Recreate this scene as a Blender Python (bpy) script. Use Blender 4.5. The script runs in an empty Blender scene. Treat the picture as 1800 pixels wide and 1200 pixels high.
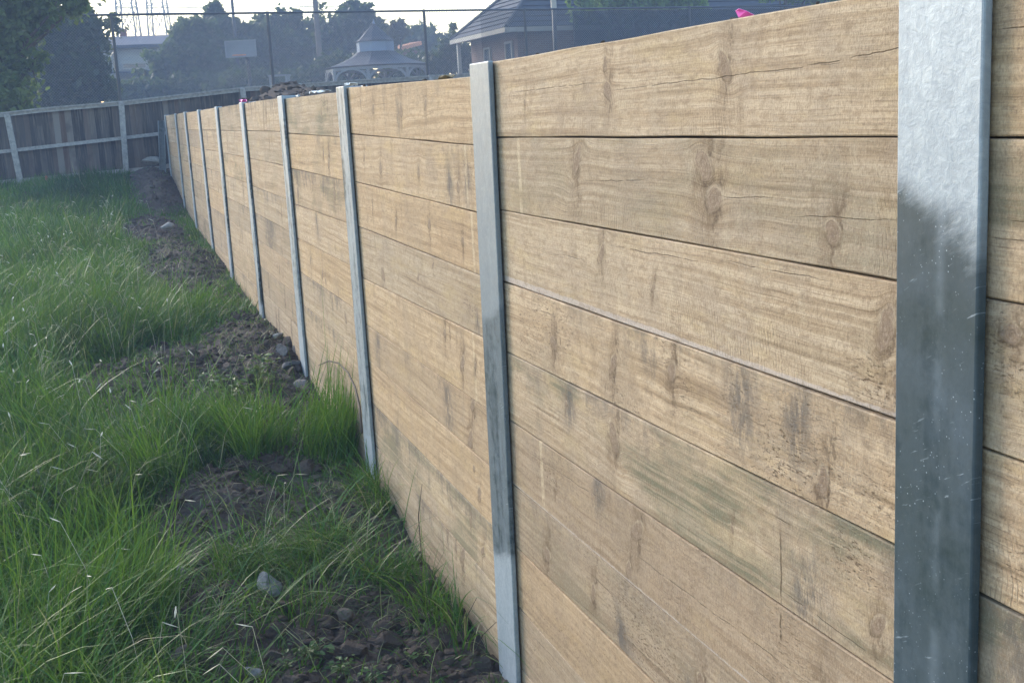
import bpy, math, random
import numpy as np
from mathutils import Matrix, Vector

# ------------------------------------------------------------------ camera, sky, sun, exposure
scene = bpy.context.scene
COL = scene.collection
random.seed(7)
rng = np.random.default_rng(11)

F_PX, YAW, PITCH, ROLL = 2093.7, .3213, -.1924, -.0527      # focal length in 1800 px wide units, angles in radians
CAM = np.array([-1.0457, 0.0, 1.6])


def cam_axes():
    cy, sy = math.cos(YAW), math.sin(YAW)
    f = np.array([sy * math.cos(PITCH), cy * math.cos(PITCH), math.sin(PITCH)])
    r0 = np.array([cy, -sy, 0.0])
    u0 = np.cross(r0, f)
    r = r0 * math.cos(ROLL) + u0 * math.sin(ROLL)
    u = -r0 * math.sin(ROLL) + u0 * math.cos(ROLL)
    return r, u, f


R_, U_, F_ = cam_axes()
cd = bpy.data.cameras.new('camera')
cam = bpy.data.objects.new('camera', cd)
COL.objects.link(cam)
cd.sensor_width = 36.0
cd.lens = F_PX / 1800 * 36
cd.clip_start = .05
cd.clip_end = 3000
cam.matrix_world = Matrix(((R_[0], U_[0], -F_[0], CAM[0]), (R_[1], U_[1], -F_[1], CAM[1]), (R_[2], U_[2], -F_[2], CAM[2]), (0, 0, 0, 1)))
scene.camera = cam

SUN_AZ, SUN_EL = math.radians(-26), math.radians(23)       # azimuth from +Y towards +X
world = bpy.data.worlds.new('World')
scene.world = world
world.use_nodes = True
wn = world.node_tree
wn.nodes.clear()
sky = wn.nodes.new('ShaderNodeTexSky')
sky.sky_type = 'NISHITA'
sky.sun_disc = False
sky.sun_elevation = SUN_EL
sky.sun_rotation = SUN_AZ
sky.air_density = 1.6
sky.dust_density = 1.2
sky.ozone_density = 2.5
bg = wn.nodes.new('ShaderNodeBackground')
bg.inputs['Strength'].default_value = .15
wo = wn.nodes.new('ShaderNodeOutputWorld')
wn.links.new(sky.outputs[0], bg.inputs[0])
wn.links.new(bg.outputs[0], wo.inputs[0])

sl = bpy.data.lights.new('sun', 'SUN')
sl.energy = 1.6
sl.angle = math.radians(22)
sl.color = (1.0, .91, .80)
sun = bpy.data.objects.new('sun', sl)
COL.objects.link(sun)
sdir = Vector((math.sin(SUN_AZ) * math.cos(SUN_EL), math.cos(SUN_AZ) * math.cos(SUN_EL), math.sin(SUN_EL)))
sun.rotation_euler = sdir.to_track_quat('Z', 'Y').to_euler()

vs = scene.view_settings
vs.view_transform = 'Standard'
vs.look = 'None'
vs.gamma = 1
vs.exposure = 1.8
vs.use_curve_mapping = False


# ------------------------------------------------------------------ pixel measurements of the photograph turned into places
def ray(px, py):
    return F_ + R_ * ((px - 900) / F_PX) + U_ * ((600 - py) / F_PX)


def at_depth(px, py, z):
    return CAM + ray(px, py) * z


def on_x(px, py, x):
    d = ray(px, py)
    return CAM + d * ((x - CAM[0]) / d[0])


def on_y(px, py, y):
    d = ray(px, py)
    return CAM + d * ((y - CAM[1]) / d[1])


GY = np.array([-3, 1.0, 2.6, 3.4, 4.5, 5.2, 7.1, 9.1, 11.2, 13.2, 16.6, 19.3, 20.6, 23, 60.0])
GZ = np.array([-.25, -.22, -.2, -.17, -.15, -.08, .02, .13, .17, .26, .42, .70, .88, 1.0, 1.0])


def base_z(x, y):
    return np.interp(y, GY, GZ)


def on_ground(px, py):
    d = ray(px, py)
    s = 1.0
    for _ in range(60):
        p = CAM + d * s
        h = p[2] - float(base_z(p[0], p[1]))
        s += h / max(.12, -d[2]) * .6
    return CAM + d * s


# ------------------------------------------------------------------ noise (numpy)
def _hash(ix, iy, seed):
    h = (ix.astype(np.int64) * 374761393 + iy.astype(np.int64) * 668265263 + seed * 1442695041) & 0xFFFFFFFF
    h = ((h ^ (h >> 13)) * 1274126177) & 0xFFFFFFFF
    h = h ^ (h >> 16)
    return (h & 0xFFFF) / 65535.0


def vnoise(x, y, seed=0):
    ix, iy = np.floor(x), np.floor(y)
    fx, fy = x - ix, y - iy
    fx = fx * fx * (3 - 2 * fx)
    fy = fy * fy * (3 - 2 * fy)
    a, b = _hash(ix, iy, seed), _hash(ix + 1, iy, seed)
    c, d = _hash(ix, iy + 1, seed), _hash(ix + 1, iy + 1, seed)
    return (a * (1 - fx) + b * fx) * (1 - fy) + (c * (1 - fx) + d * fx) * fy


def fbm(x, y, seed=0, octv=4):
    s, a, t = 0, .5, 0
    for i in range(octv):
        s = s + a * vnoise(x * 2 ** i, y * 2 ** i, seed + i * 17)
        t += a
        a *= .5
    return s / t


# ------------------------------------------------------------------ object helpers
def tag(o, label=None, cat=None, group=None, kind=None):
    if label:
        o['label'] = label
    if cat:
        o['category'] = cat
    if group:
        o['group'] = group
    if kind:
        o['kind'] = kind
    return o


def empty(name, loc=(0, 0, 0), label=None, cat=None, group=None):
    o = bpy.data.objects.new(name, None)
    o.location = [float(v) for v in loc]
    o.empty_display_size = .2
    COL.objects.link(o)
    return tag(o, label, cat, group)


def link(name, me, mat=None, parent=None, loc=None):
    if mat is not None and not me.materials:
        me.materials.append(mat)
    o = bpy.data.objects.new(name, me)
    COL.objects.link(o)
    if parent is not None:
        o.parent = parent
        # vertices are given in world space unless loc is set
        o.matrix_parent_inverse = Matrix.Translation(-world_loc(parent))
    if loc is not None:
        o.location = [float(v) for v in loc]
    return o


def world_loc(o):
    # only translations are used on parents in this script
    v = Vector(o.location)
    return v


def np_mesh(name, verts, faces, colors=None, smooth=False):
    """verts (n,3) array; faces: (m,k) array with constant k, or a list of lists"""
    me = bpy.data.meshes.new(name)
    verts = np.asarray(verts, dtype=np.float32)
    if isinstance(faces, np.ndarray):
        m, k = faces.shape
        loops = faces.astype(np.int32).ravel()
        starts = np.arange(m, dtype=np.int32) * k
    else:
        m = len(faces)
        loops = np.fromiter((i for f in faces for i in f), dtype=np.int32)
        starts = np.cumsum([0] + [len(f) for f in faces[:-1]]).astype(np.int32)
    me.vertices.add(len(verts))
    me.vertices.foreach_set('co', verts.ravel())
    me.loops.add(len(loops))
    me.loops.foreach_set('vertex_index', loops)
    me.polygons.add(m)
    me.polygons.foreach_set('loop_start', starts)
    me.update(calc_edges=True)
    me.polygons.foreach_set('use_smooth', np.full(m, bool(smooth)))
    if colors is not None:
        at = me.attributes.new('tone', 'FLOAT_COLOR', 'POINT')
        c = np.ones((len(verts), 4), dtype=np.float32)
        c[:, :3] = colors
        at.data.foreach_set('color', c.ravel())
    me.validate()
    return me


class MB:
    """collects boxes, bars and tubes into one mesh"""

    def __init__(self):
        self.v, self.f = [], []

    def add(self, vs_, fs_):
        b = len(self.v)
        self.v += [tuple(float(c) for c in v) for v in vs_]
        self.f += [[b + i for i in f] for f in fs_]

    def hexa(self, c8):
        self.add(c8, [(0, 3, 2, 1), (4, 5, 6, 7), (0, 1, 5, 4), (1, 2, 6, 5), (2, 3, 7, 6), (3, 0, 4, 7)])

    def box(self, c, s, ax=None):
        ax = np.eye(3) if ax is None else np.asarray(ax, float)
        c = np.asarray(c, float)
        h = np.asarray(s, float) / 2
        q = []
        for z in (-1, 1):
            for x, y in ((-1, -1), (1, -1), (1, 1), (-1, 1)):
                q.append(c + ax[0] * h[0] * x + ax[1] * h[1] * y + ax[2] * h[2] * z)
        self.hexa(q)

    def beam(self, a, b, w, d, up=(0, 0, 1)):
        """bar from a to b, w wide (sideways), d deep (along up)"""
        a, b = np.asarray(a, float), np.asarray(b, float)
        t = b - a
        L = np.linalg.norm(t)
        t = t / L
        s = np.cross(t, up)
        if np.linalg.norm(s) < 1e-4:
            s = np.cross(t, (1, 0, 0))
        s /= np.linalg.norm(s)
        u = np.cross(s, t)
        self.box((a + b) / 2, (L, w, d), (t, s, u))

    def tube(self, pts, rad, n=8, cap=True):
        pts = [np.asarray(p, float) for p in pts]
        if not hasattr(rad, '__len__'):
            rad = [rad] * len(pts)
        vs_, fs_ = [], []
        for i, p in enumerate(pts):
            t = pts[min(i + 1, len(pts) - 1)] - pts[max(i - 1, 0)]
            t = t / (np.linalg.norm(t) + 1e-9)
            s = np.cross(t, (0, 0, 1))
            if np.linalg.norm(s) < 1e-3:
                s = np.cross(t, (1, 0, 0))
            s /= np.linalg.norm(s)
            u = np.cross(s, t)
            for k in range(n):
                a = 2 * math.pi * k / n
                vs_.append(p + rad[i] * (math.cos(a) * s + math.sin(a) * u))
        for i in range(len(pts) - 1):
            for k in range(n):
                fs_.append((i * n + k, i * n + (k + 1) % n, (i + 1) * n + (k + 1) % n, (i + 1) * n + k))
        if cap:
            fs_.append(tuple(range(n))[::-1])
            fs_.append(tuple((len(pts) - 1) * n + k for k in range(n)))
        self.add(vs_, fs_)

    def mesh(self, name, smooth=False):
        return np_mesh(name, np.array(self.v), self.f, smooth=smooth)

    def build(self, name, mat, parent=None, smooth=False):
        return link(name, self.mesh(name, smooth), mat, parent)


def bevel(o, w=.004, seg=2):
    m = o.modifiers.new('edge', 'BEVEL')
    m.width = w
    m.segments = seg
    m.limit_method = 'ANGLE'
    return o


# ------------------------------------------------------------------ materials
class NT:
    def __init__(self, name):
        self.m = bpy.data.materials.new(name)
        self.m.use_nodes = True
        self.t = self.m.node_tree
        self.t.nodes.clear()
        self.out = self.t.nodes.new('ShaderNodeOutputMaterial')

    def n(self, typ, **kw):
        nd = self.t.nodes.new(typ)
        for k, v in kw.items():
            setattr(nd, k, v)
        return nd

    def put(self, sock, v):
        if v is None:
            return
        if isinstance(v, bpy.types.NodeSocket):
            self.t.links.new(v, sock)
        else:
            if sock.type == 'RGBA' and hasattr(v, '__len__') and len(v) == 3:
                v = (*v, 1)
            sock.default_value = v

    def ma(self, op, a, b=None, c=None, clamp=False):
        nd = self.n('ShaderNodeMath', operation=op)
        nd.use_clamp = clamp
        self.put(nd.inputs[0], a)
        if b is not None:
            self.put(nd.inputs[1], b)
        if c is not None:
            self.put(nd.inputs[2], c)
        return nd.outputs[0]

    def add(self, a, b): return self.ma('ADD', a, b)
    def sub(self, a, b): return self.ma('SUBTRACT', a, b)
    def mul(self, a, b): return self.ma('MULTIPLY', a, b)
    def div(self, a, b): return self.ma('DIVIDE', a, b)

    def gauss(self, d2):
        return self.ma('POWER', 2.718, self.mul(d2, -1.0))

    def sst(self, x, lo, hi):
        nd = self.n('ShaderNodeMapRange', interpolation_type='SMOOTHSTEP')
        self.put(nd.inputs['Value'], x)
        self.put(nd.inputs['From Min'], lo)
        self.put(nd.inputs['From Max'], hi)
        return nd.outputs[0]

    def attr(self, name, typ='OBJECT'):
        return self.n('ShaderNodeAttribute', attribute_name=name, attribute_type=typ)

    def sep(self, v):
        nd = self.n('ShaderNodeSeparateXYZ')
        self.put(nd.inputs[0], v)
        return nd.outputs

    def comb(self, x, y, z):
        nd = self.n('ShaderNodeCombineXYZ')
        for s, v in zip(nd.inputs, (x, y, z)):
            self.put(s, v)
        return nd.outputs[0]

    def noise(self, vec, scale=1., detail=3., rough=.55, dist=0.):
        nd = self.n('ShaderNodeTexNoise')
        self.put(nd.inputs['Vector'], vec)
        nd.inputs['Scale'].default_value = scale
        nd.inputs['Detail'].default_value = detail
        nd.inputs['Roughness'].default_value = rough
        nd.inputs['Distortion'].default_value = dist
        return nd.outputs[0]

    def voro(self, vec, scale=1., feature='F1', rnd=1.):
        nd = self.n('ShaderNodeTexVoronoi', feature=feature)
        self.put(nd.inputs['Vector'], vec)
        nd.inputs['Scale'].default_value = scale
        nd.inputs['Randomness'].default_value = rnd
        return nd.outputs

    def mix(self, f, a, b, blend='MIX'):
        nd = self.n('ShaderNodeMix', data_type='RGBA', blend_type=blend)
        self.put(nd.inputs['Factor'], f)
        self.put(nd.inputs[6], a)
        self.put(nd.inputs[7], b)
        return nd.outputs[2]

    def mixf(self, f, a, b):
        nd = self.n('ShaderNodeMix', data_type='FLOAT')
        self.put(nd.inputs['Factor'], f)
        self.put(nd.inputs[2], a)
        self.put(nd.inputs[3], b)
        return nd.outputs[0]

    def ramp(self, f, stops):
        nd = self.n('ShaderNodeValToRGB')
        self.put(nd.inputs[0], f)
        e = nd.color_ramp.elements
        while len(e) < len(stops):
            e.new(.5)
        for el, (p, c) in zip(e, stops):
            el.position = p
            el.color = (*c, 1) if len(c) == 3 else c
        return nd.outputs[0]

    def bump(self, h, strength=.3, dist=.01):
        nd = self.n('ShaderNodeBump')
        self.put(nd.inputs['Height'], h)
        nd.inputs['Strength'].default_value = strength
        nd.inputs['Distance'].default_value = dist
        return nd.outputs[0]

    def obj(self): return self.n('ShaderNodeTexCoord').outputs['Object']
    def pos(self): return self.n('ShaderNodeNewGeometry').outputs['Position']

    def princ(self, color, rough=.7, metal=0., normal=None, spec=.5, **kw):
        nd = self.n('ShaderNodeBsdfPrincipled')
        self.put(nd.inputs['Base Color'], color)
        self.put(nd.inputs['Roughness'], rough)
        self.put(nd.inputs['Metallic'], metal)
        self.put(nd.inputs['Specular IOR Level'], spec)
        if normal is not None:
            self.put(nd.inputs['Normal'], normal)
        for k, v in kw.items():
            self.put(nd.inputs[k], v)
        return nd.outputs[0]

    def end(self, shader):
        self.t.links.new(shader, self.out.inputs['Surface'])
        return self.m


def scl(t, v, s):
    nd = t.n('ShaderNodeVectorMath', operation='MULTIPLY')
    t.put(nd.inputs[0], v)
    t.put(nd.inputs[1], s)
    return nd.outputs[0]


def vadd(t, a, b):
    nd = t.n('ShaderNodeVectorMath', operation='ADD')
    t.put(nd.inputs[0], a)
    t.put(nd.inputs[1], b)
    return nd.outputs[0]


def simple(name, color, rough=.7, metal=0., vary=.25, scale=6., bump=.0, spec=.4, stretch=(1, 1, 1)):
    t = NT(name)
    p = scl(t, t.pos(), stretch)
    n = t.noise(p, scale, 5, .6)
    c0 = tuple(c * (1 - vary) for c in color)
    c1 = tuple(min(1, c * (1 + vary)) for c in color)
    col = t.ramp(n, [(.3, c0), (.7, c1)])
    nor = t.bump(t.noise(p, scale * 4, 4), bump, .02) if bump else None
    return t.end(t.princ(col, rough, metal, nor, spec))


def timber_material():
    """rough sawn treated pine; y runs along the sleeper, z across its face"""
    t = NT('sawn_timber')
    P = t.obj()
    seed = t.attr('seed').outputs['Fac']
    off = t.comb(t.mul(seed, 3.7), t.mul(seed, 11.3), t.mul(seed, 7.1))
    Q = vadd(t, P, off)
    s = t.sep(P)
    y, z = s[1], s[2]
    wob = t.sub(t.noise(Q, 9, 3), .5)
    wob2 = t.sub(t.noise(Q, 34, 3), .5)
    grain_z = t.add(z, t.mul(wob, .007))
    grain_z = t.add(grain_z, t.mul(t.sub(t.noise(scl(t, Q, (1, .55, .9)), 2.2, 2), .5), t.add(.03, t.mul(t.attr('tint').outputs['Fac'], .04))))
    knot_core, knot_ring, halo, streak, vein, knot_rings = 0.0, 0.0, 0.0, 0.0, 0.0, 0.0
    rag = t.noise(scl(t, Q, (1, 1.6, .8)), 38, 5, .7)
    for k in range(4):
        a = t.sep(t.attr('knot%d' % k).outputs['Vector'])
        dy = t.add(t.sub(y, a[0]), t.mul(wob2, .022))
        dz = t.add(t.sub(z, a[1]), t.mul(wob, .03))
        r2 = t.ma('MAXIMUM', t.mul(a[2], a[2]), 1e-7)
        on = t.sst(a[2], .002, .008)
        # knots are taller than wide and lean a little: branches run up and out
        dyk = t.add(dy, t.mul(dz, t.sub(t.mul(t.ma('FRACT', t.mul(t.add(a[1], 3.1), 41.3)), 1.3), .45)))
        shp = t.ma('FRACT', t.mul(t.add(a[0], t.add(a[1], 7.3)), 23.7))
        d2 = t.add(t.mul(t.mul(dyk, dyk), t.add(.9, t.mul(shp, 1.5))), t.mul(t.mul(dz, dz), t.sub(1.35, t.mul(shp, .75))))
        e = t.div(d2, r2)
        q = t.mul(t.div(r2, t.add(d2, t.mul(r2, .4))), t.gauss(t.mul(e, .04)))
        grain_z = t.sub(grain_z, t.mul(t.mul(dz, q), 1.0))
        core = t.sst(t.add(e, t.mul(wob2, 1.2)), 1.12, .70)
        rings = t.mul(t.ma('SINE', t.add(t.mul(t.ma('SQRT', e), 17.0), t.mul(wob2, 8.0))), core)
        knot_core = t.ma('MAXIMUM', knot_core, t.mul(core, on))
        knot_rings = t.add(knot_rings, t.mul(rings, on))
        # crescent of dark bark on the lower side, pale rim above
        low = t.sst(t.div(dz, a[2]), .7, -.9)
        ring = t.mul(t.gauss(t.mul(t.ma('POWER', t.sub(t.add(t.ma('SQRT', e), t.mul(wob2, .5)), 1.12), 2.0), 42.0)), low)
        knot_ring = t.ma('MAXIMUM', knot_ring, t.mul(ring, on))
        halo = t.ma('MAXIMUM', halo, t.mul(t.mul(t.gauss(t.mul(t.ma('POWER', t.sub(t.ma('SQRT', e), 1.0), 2.0), 30.0)), t.sub(1.0, low)), on))
        # brown smear and a thin ragged vein above and below the knot
        sy = t.div(t.add(t.add(dy, t.mul(dz, .22)), t.mul(wob, .03)), t.mul(a[2], 1.0))
        sy = t.add(sy, t.mul(wob2, 2.0))
        reach = t.gauss(t.div(t.mul(dz, dz), t.add(t.mul(r2, 12.0), .0008)))
        streak = t.ma('MAXIMUM', streak, t.mul(t.mul(t.gauss(t.mul(sy, sy)), reach), on))
        vv = t.mul(t.add(sy, .55), 4.2)
        vein = t.ma('MAXIMUM', vein, t.mul(t.mul(t.gauss(t.mul(vv, vv)), reach), on))
    # annual rings as lines along the grain
    gv = t.comb(0.0, t.mul(y, .6), t.mul(grain_z, 1.0))
    gv = vadd(t, gv, off)
    g1 = t.noise(scl(t, gv, (1, 1.5, 62)), 1, 4, .66)
    g2 = t.noise(scl(t, gv, (1, 7, 300)), 1, 3, .65)
    blot = t.noise(Q, 5.5, 5, .66)
    blot2 = t.noise(scl(t, Q, (1, 1.6, 6)), 2.1, 5, .66)
    blot3 = t.noise(scl(t, Q, (1, 2.2, .8)), 7, 5, .7)
    fine = t.noise(scl(t, Q, (1, 1, .6)), 240, 4, .75)
    med = t.noise(scl(t, Q, (1, .45, 1)), 70, 4, .7)
    tint = t.attr('tint').outputs['Fac']
    calm = t.noise(scl(t, Q, (1, .8, 2.5)), 3.1, 2)
    gg = t.mixf(t.sst(calm, .35, .65), t.add(.5, t.mul(t.sub(g1, .5), .42)), g1)
    col = t.ramp(gg, [(.31, (.245, .172, .110)), (.45, (.430, .318, .212)), (.57, (.550, .430, .308)), (.74, (.490, .374, .258))])
    col = t.mix(t.mul(t.mul(t.sst(g2, .50, .66), t.sst(blot3, .32, .58)), .62), col, (.190, .130, .080))
    # honey, pinkish-grey and pale blotches
    col = t.mix(t.mul(t.sst(blot, .46, .64), .55), col, (.375, .295, .222))
    col = t.mix(t.mul(t.sst(blot2, .50, .70), .50), col, (.515, .385, .215))
    col = t.mix(t.mul(t.sst(blot3, .54, .72), .40), col, (.56, .455, .325))
    col = t.mix(t.mul(t.sst(blot3, .46, .30), .46), col, (.255, .182, .120))
    lit_wane = t.attr('lit_wane').outputs['Fac']  # pale lower chamfer, with the light it catches painted into the colour
    wm = t.sst(t.add(z, t.mul(wob2, .008)), t.add(lit_wane, .002), t.sub(lit_wane, .002))
    # treatment green, stronger on some boards
    green = t.attr('green').outputs['Fac']
    gm = t.mul(t.sst(t.noise(scl(t, Q, (1, 1.0, 3)), 2.6, 4, .6), .42, .66), green)
    gm = t.mul(gm, t.add(.45, t.mul(t.sst(t.add(t.mul(g1, .6), t.mul(g2, .4)), .60, .42), .65)))
    gm = t.ma('MINIMUM', gm, 1.0)
    col = t.mix(gm, col, (.165, .160, .105))
    warm = t.attr('warm').outputs['Fac']
    col = t.mix(t.ma('MAXIMUM', warm, 0.0), col, t.mix(1.0, col, (1.04, .97, .86), 'MULTIPLY'))
    col = t.mix(t.ma('MAXIMUM', t.mul(warm, -1.0), 0.0), col, t.mix(1.0, col, (.84, .86, .88), 'MULTIPLY'))
    # brown board tone
    col = t.mix(t.mul(tint, 1.0), col, t.mix(.5, col, (.26, .185, .130)))
    # mould at the upper edge and in loose patches
    mould = t.attr('mould').outputs['Fac']
    mm = t.sst(t.add(t.mul(t.noise(scl(t, Q, (1, 2.2, 1)), 6, 5, .7), .8), t.add(t.mul(z, 1.2), t.mul(med, .22))), .50, .74)
    mm = t.mul(t.mul(mm, t.sst(t.noise(Q, 2.3, 2), .38, .60)), mould)
    col = t.mix(t.mul(mm, .9), col, (.085, .080, .080))
    for k in range(2):
        a = t.sep(t.attr('stain%d' % k).outputs['Vector'])
        dy = t.add(t.sub(y, a[0]), t.mul(wob, .10))
        dz = t.add(t.sub(z, a[1]), t.mul(wob2, .05))
        e2 = t.div(t.add(t.mul(t.mul(dy, dy), 1.8), t.mul(t.mul(dz, dz), .45)), t.ma('MAXIMUM', t.mul(a[2], a[2]), 1e-7))
        sm = t.mul(t.mul(t.gauss(e2), t.sst(t.noise(scl(t, Q, (1, 2.6, 1)), 15, 5, .72), .34, .58)), t.sst(a[2], .002, .01))
        col = t.mix(t.mul(sm, .88), col, (.085, .082, .084))
    # torn grain flecks
    torn = t.attr('torn').outputs['Fac']
    flecks = t.sst(t.noise(scl(t, Q, (1, 60, 220)), 1, 4, .75), .54, .66)
    a = t.sep(t.attr('chew').outputs['Vector'])
    dy, dz = t.add(t.sub(y, a[0]), t.mul(wob, .12)), t.add(t.sub(z, a[1]), t.mul(wob, .05))
    chew = t.gauss(t.div(t.add(t.mul(dy, dy), t.mul(t.mul(dz, dz), 3.0)), t.ma('MAXIMUM', t.mul(a[2], a[2]), 1e-7)))
    chew = t.mul(t.mul(chew, t.sst(a[2], .002, .01)), 1.3)
    tm = t.mul(t.ma('MAXIMUM', t.mul(t.sst(t.noise(Q, 4.5, 4), .44, .62), torn), chew), flecks)
    tm = t.ma('MINIMUM', tm, 1.0)
    col = t.mix(tm, col, (.105, .066, .038))
    # saw marks: shallow arcs across the board
    ya = t.add(y, t.add(t.mul(t.mul(z, z), -2.2), t.mul(z, t.add(-.35, t.mul(wob, .3)))))
    saw = t.ma('SINE', t.add(t.mul(ya, 640.0), t.mul(wob2, 5.0)))
    sawm = t.mul(t.sst(t.noise(Q, 3.2, 2), .40, .66), t.sst(z, .10, -.07))
    sawd = t.mul(t.mul(t.sst(saw, .25, 1.0), sawm), t.sst(t.noise(Q, 40, 3), .36, .62))
    col = t.mix(t.mul(sawd, .50), col, (.185, .13, .088))
    # light band left by a stacking stick
    stick = t.attr('stick').outputs['Fac']
    sb = t.mul(t.sst(t.ma('ABSOLUTE', t.add(t.sub(y, stick), t.mul(wob2, .006))), .0130, .0095), t.sst(t.noise(Q, 30, 3), .30, .55))
    col = t.mix(t.mul(sb, .50), col, (.60, .49, .34))
    edge = t.gauss(t.ma('POWER', t.div(t.sub(t.ma('ABSOLUTE', t.sub(y, stick)), .014), .0022), 2.0))
    col = t.mix(t.mul(edge, .28), col, (.23, .165, .11))
    # knots
    rg = t.sst(rag, .34, .62)
    smear = t.attr('smear').outputs['Fac']
    streak = t.mul(streak, smear)
    vein = t.mul(vein, t.add(.25, t.mul(smear, .75)))
    col = t.mix(t.mul(streak, t.add(.30, t.mul(rg, .65))), col, (.150, .100, .062))
    col = t.mix(t.mul(vein, t.mul(t.sst(rag, .38, .55), .85)), col, (.080, .052, .034))
    kc = t.ramp(t.noise(Q, 90, 3), [(.3, (.19, .135, .10)), (.7, (.31, .235, .175))])
    col = t.mix(t.mul(knot_core, .82), col, kc)
    col = t.mix(t.mul(t.sst(knot_rings, .1, .9), .40), col, (.17, .115, .078))
    col = t.mix(t.mul(t.mul(halo, rg), .45), col, (.60, .50, .37))
    col = t.mix(t.mul(knot_ring, t.add(.25, t.mul(rg, .55))), col, (.105, .07, .045))
    # checks
    crack_all = 0.0
    for k in range(3):
        nd = t.attr('crack%d' % k)
        a = t.sep(nd.outputs['Vector'])
        dy = t.sub(y, a[0])
        dist = t.ma('ABSOLUTE', t.add(t.sub(t.sub(z, a[1]), t.mul(dy, a[2])), t.add(t.mul(wob, .012), t.mul(wob2, .004))))
        half = nd.outputs['Alpha']
        taper = t.sst(t.ma('ABSOLUTE', dy), half, t.mul(half, .3))
        w = t.add(.0002, t.mul(taper, .0006))
        cr = t.mul(t.sst(dist, t.mul(w, 1.6), t.mul(w, .4)), t.sst(taper, 0.0, .1))
        cr = t.mul(cr, t.sst(t.noise(scl(t, Q, (1, 1, .3)), 14, 3, .6), .36, .50))
        crack_all = t.ma('MAXIMUM', crack_all, cr)
    col = t.mix(t.mul(crack_all, .62), col, (.06, .038, .022))
    # resin run / vertical gouge
    a = t.sep(t.attr('drip').outputs['Vector'])
    dd = t.ma('ABSOLUTE', t.add(t.sub(y, a[0]), t.mul(wob2, .008)))
    dm = t.mul(t.sst(dd, .0034, .0012), t.sst(t.ma('ABSOLUTE', t.sub(z, a[1])), a[2], t.mul(a[2], .7)))
    dm = t.mul(t.mul(dm, t.sst(a[2], .002, .01)), t.sst(med, .30, .52))
    col = t.mix(t.mul(dm, .85), col, (.05, .032, .016))
    col = t.mix(t.mul(wm, .7), col, (.47, .41, .385))
    # fibre-scale speckle
    col = t.mix(t.mul(t.sst(fine, .48, .68), .52), col, (.175, .125, .085))
    col = t.mix(t.mul(t.sst(fine, .48, .28), .26), col, (.64, .54, .40))
    col = t.mix(t.mul(t.sst(med, .49, .68), .52), col, (.225, .16, .105))
    h = t.add(t.mul(g1, .5), t.mul(g2, .5))
    h = t.sub(h, t.mul(sawd, .55))
    h = t.sub(h, t.mul(crack_all, 1.8))
    h = t.sub(h, t.mul(tm, 1.0))
    h = t.add(h, t.add(t.mul(fine, .8), t.mul(med, .6)))
    return t.end(t.princ(col, .85, 0., t.bump(h, .6, .0024), .2))


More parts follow.
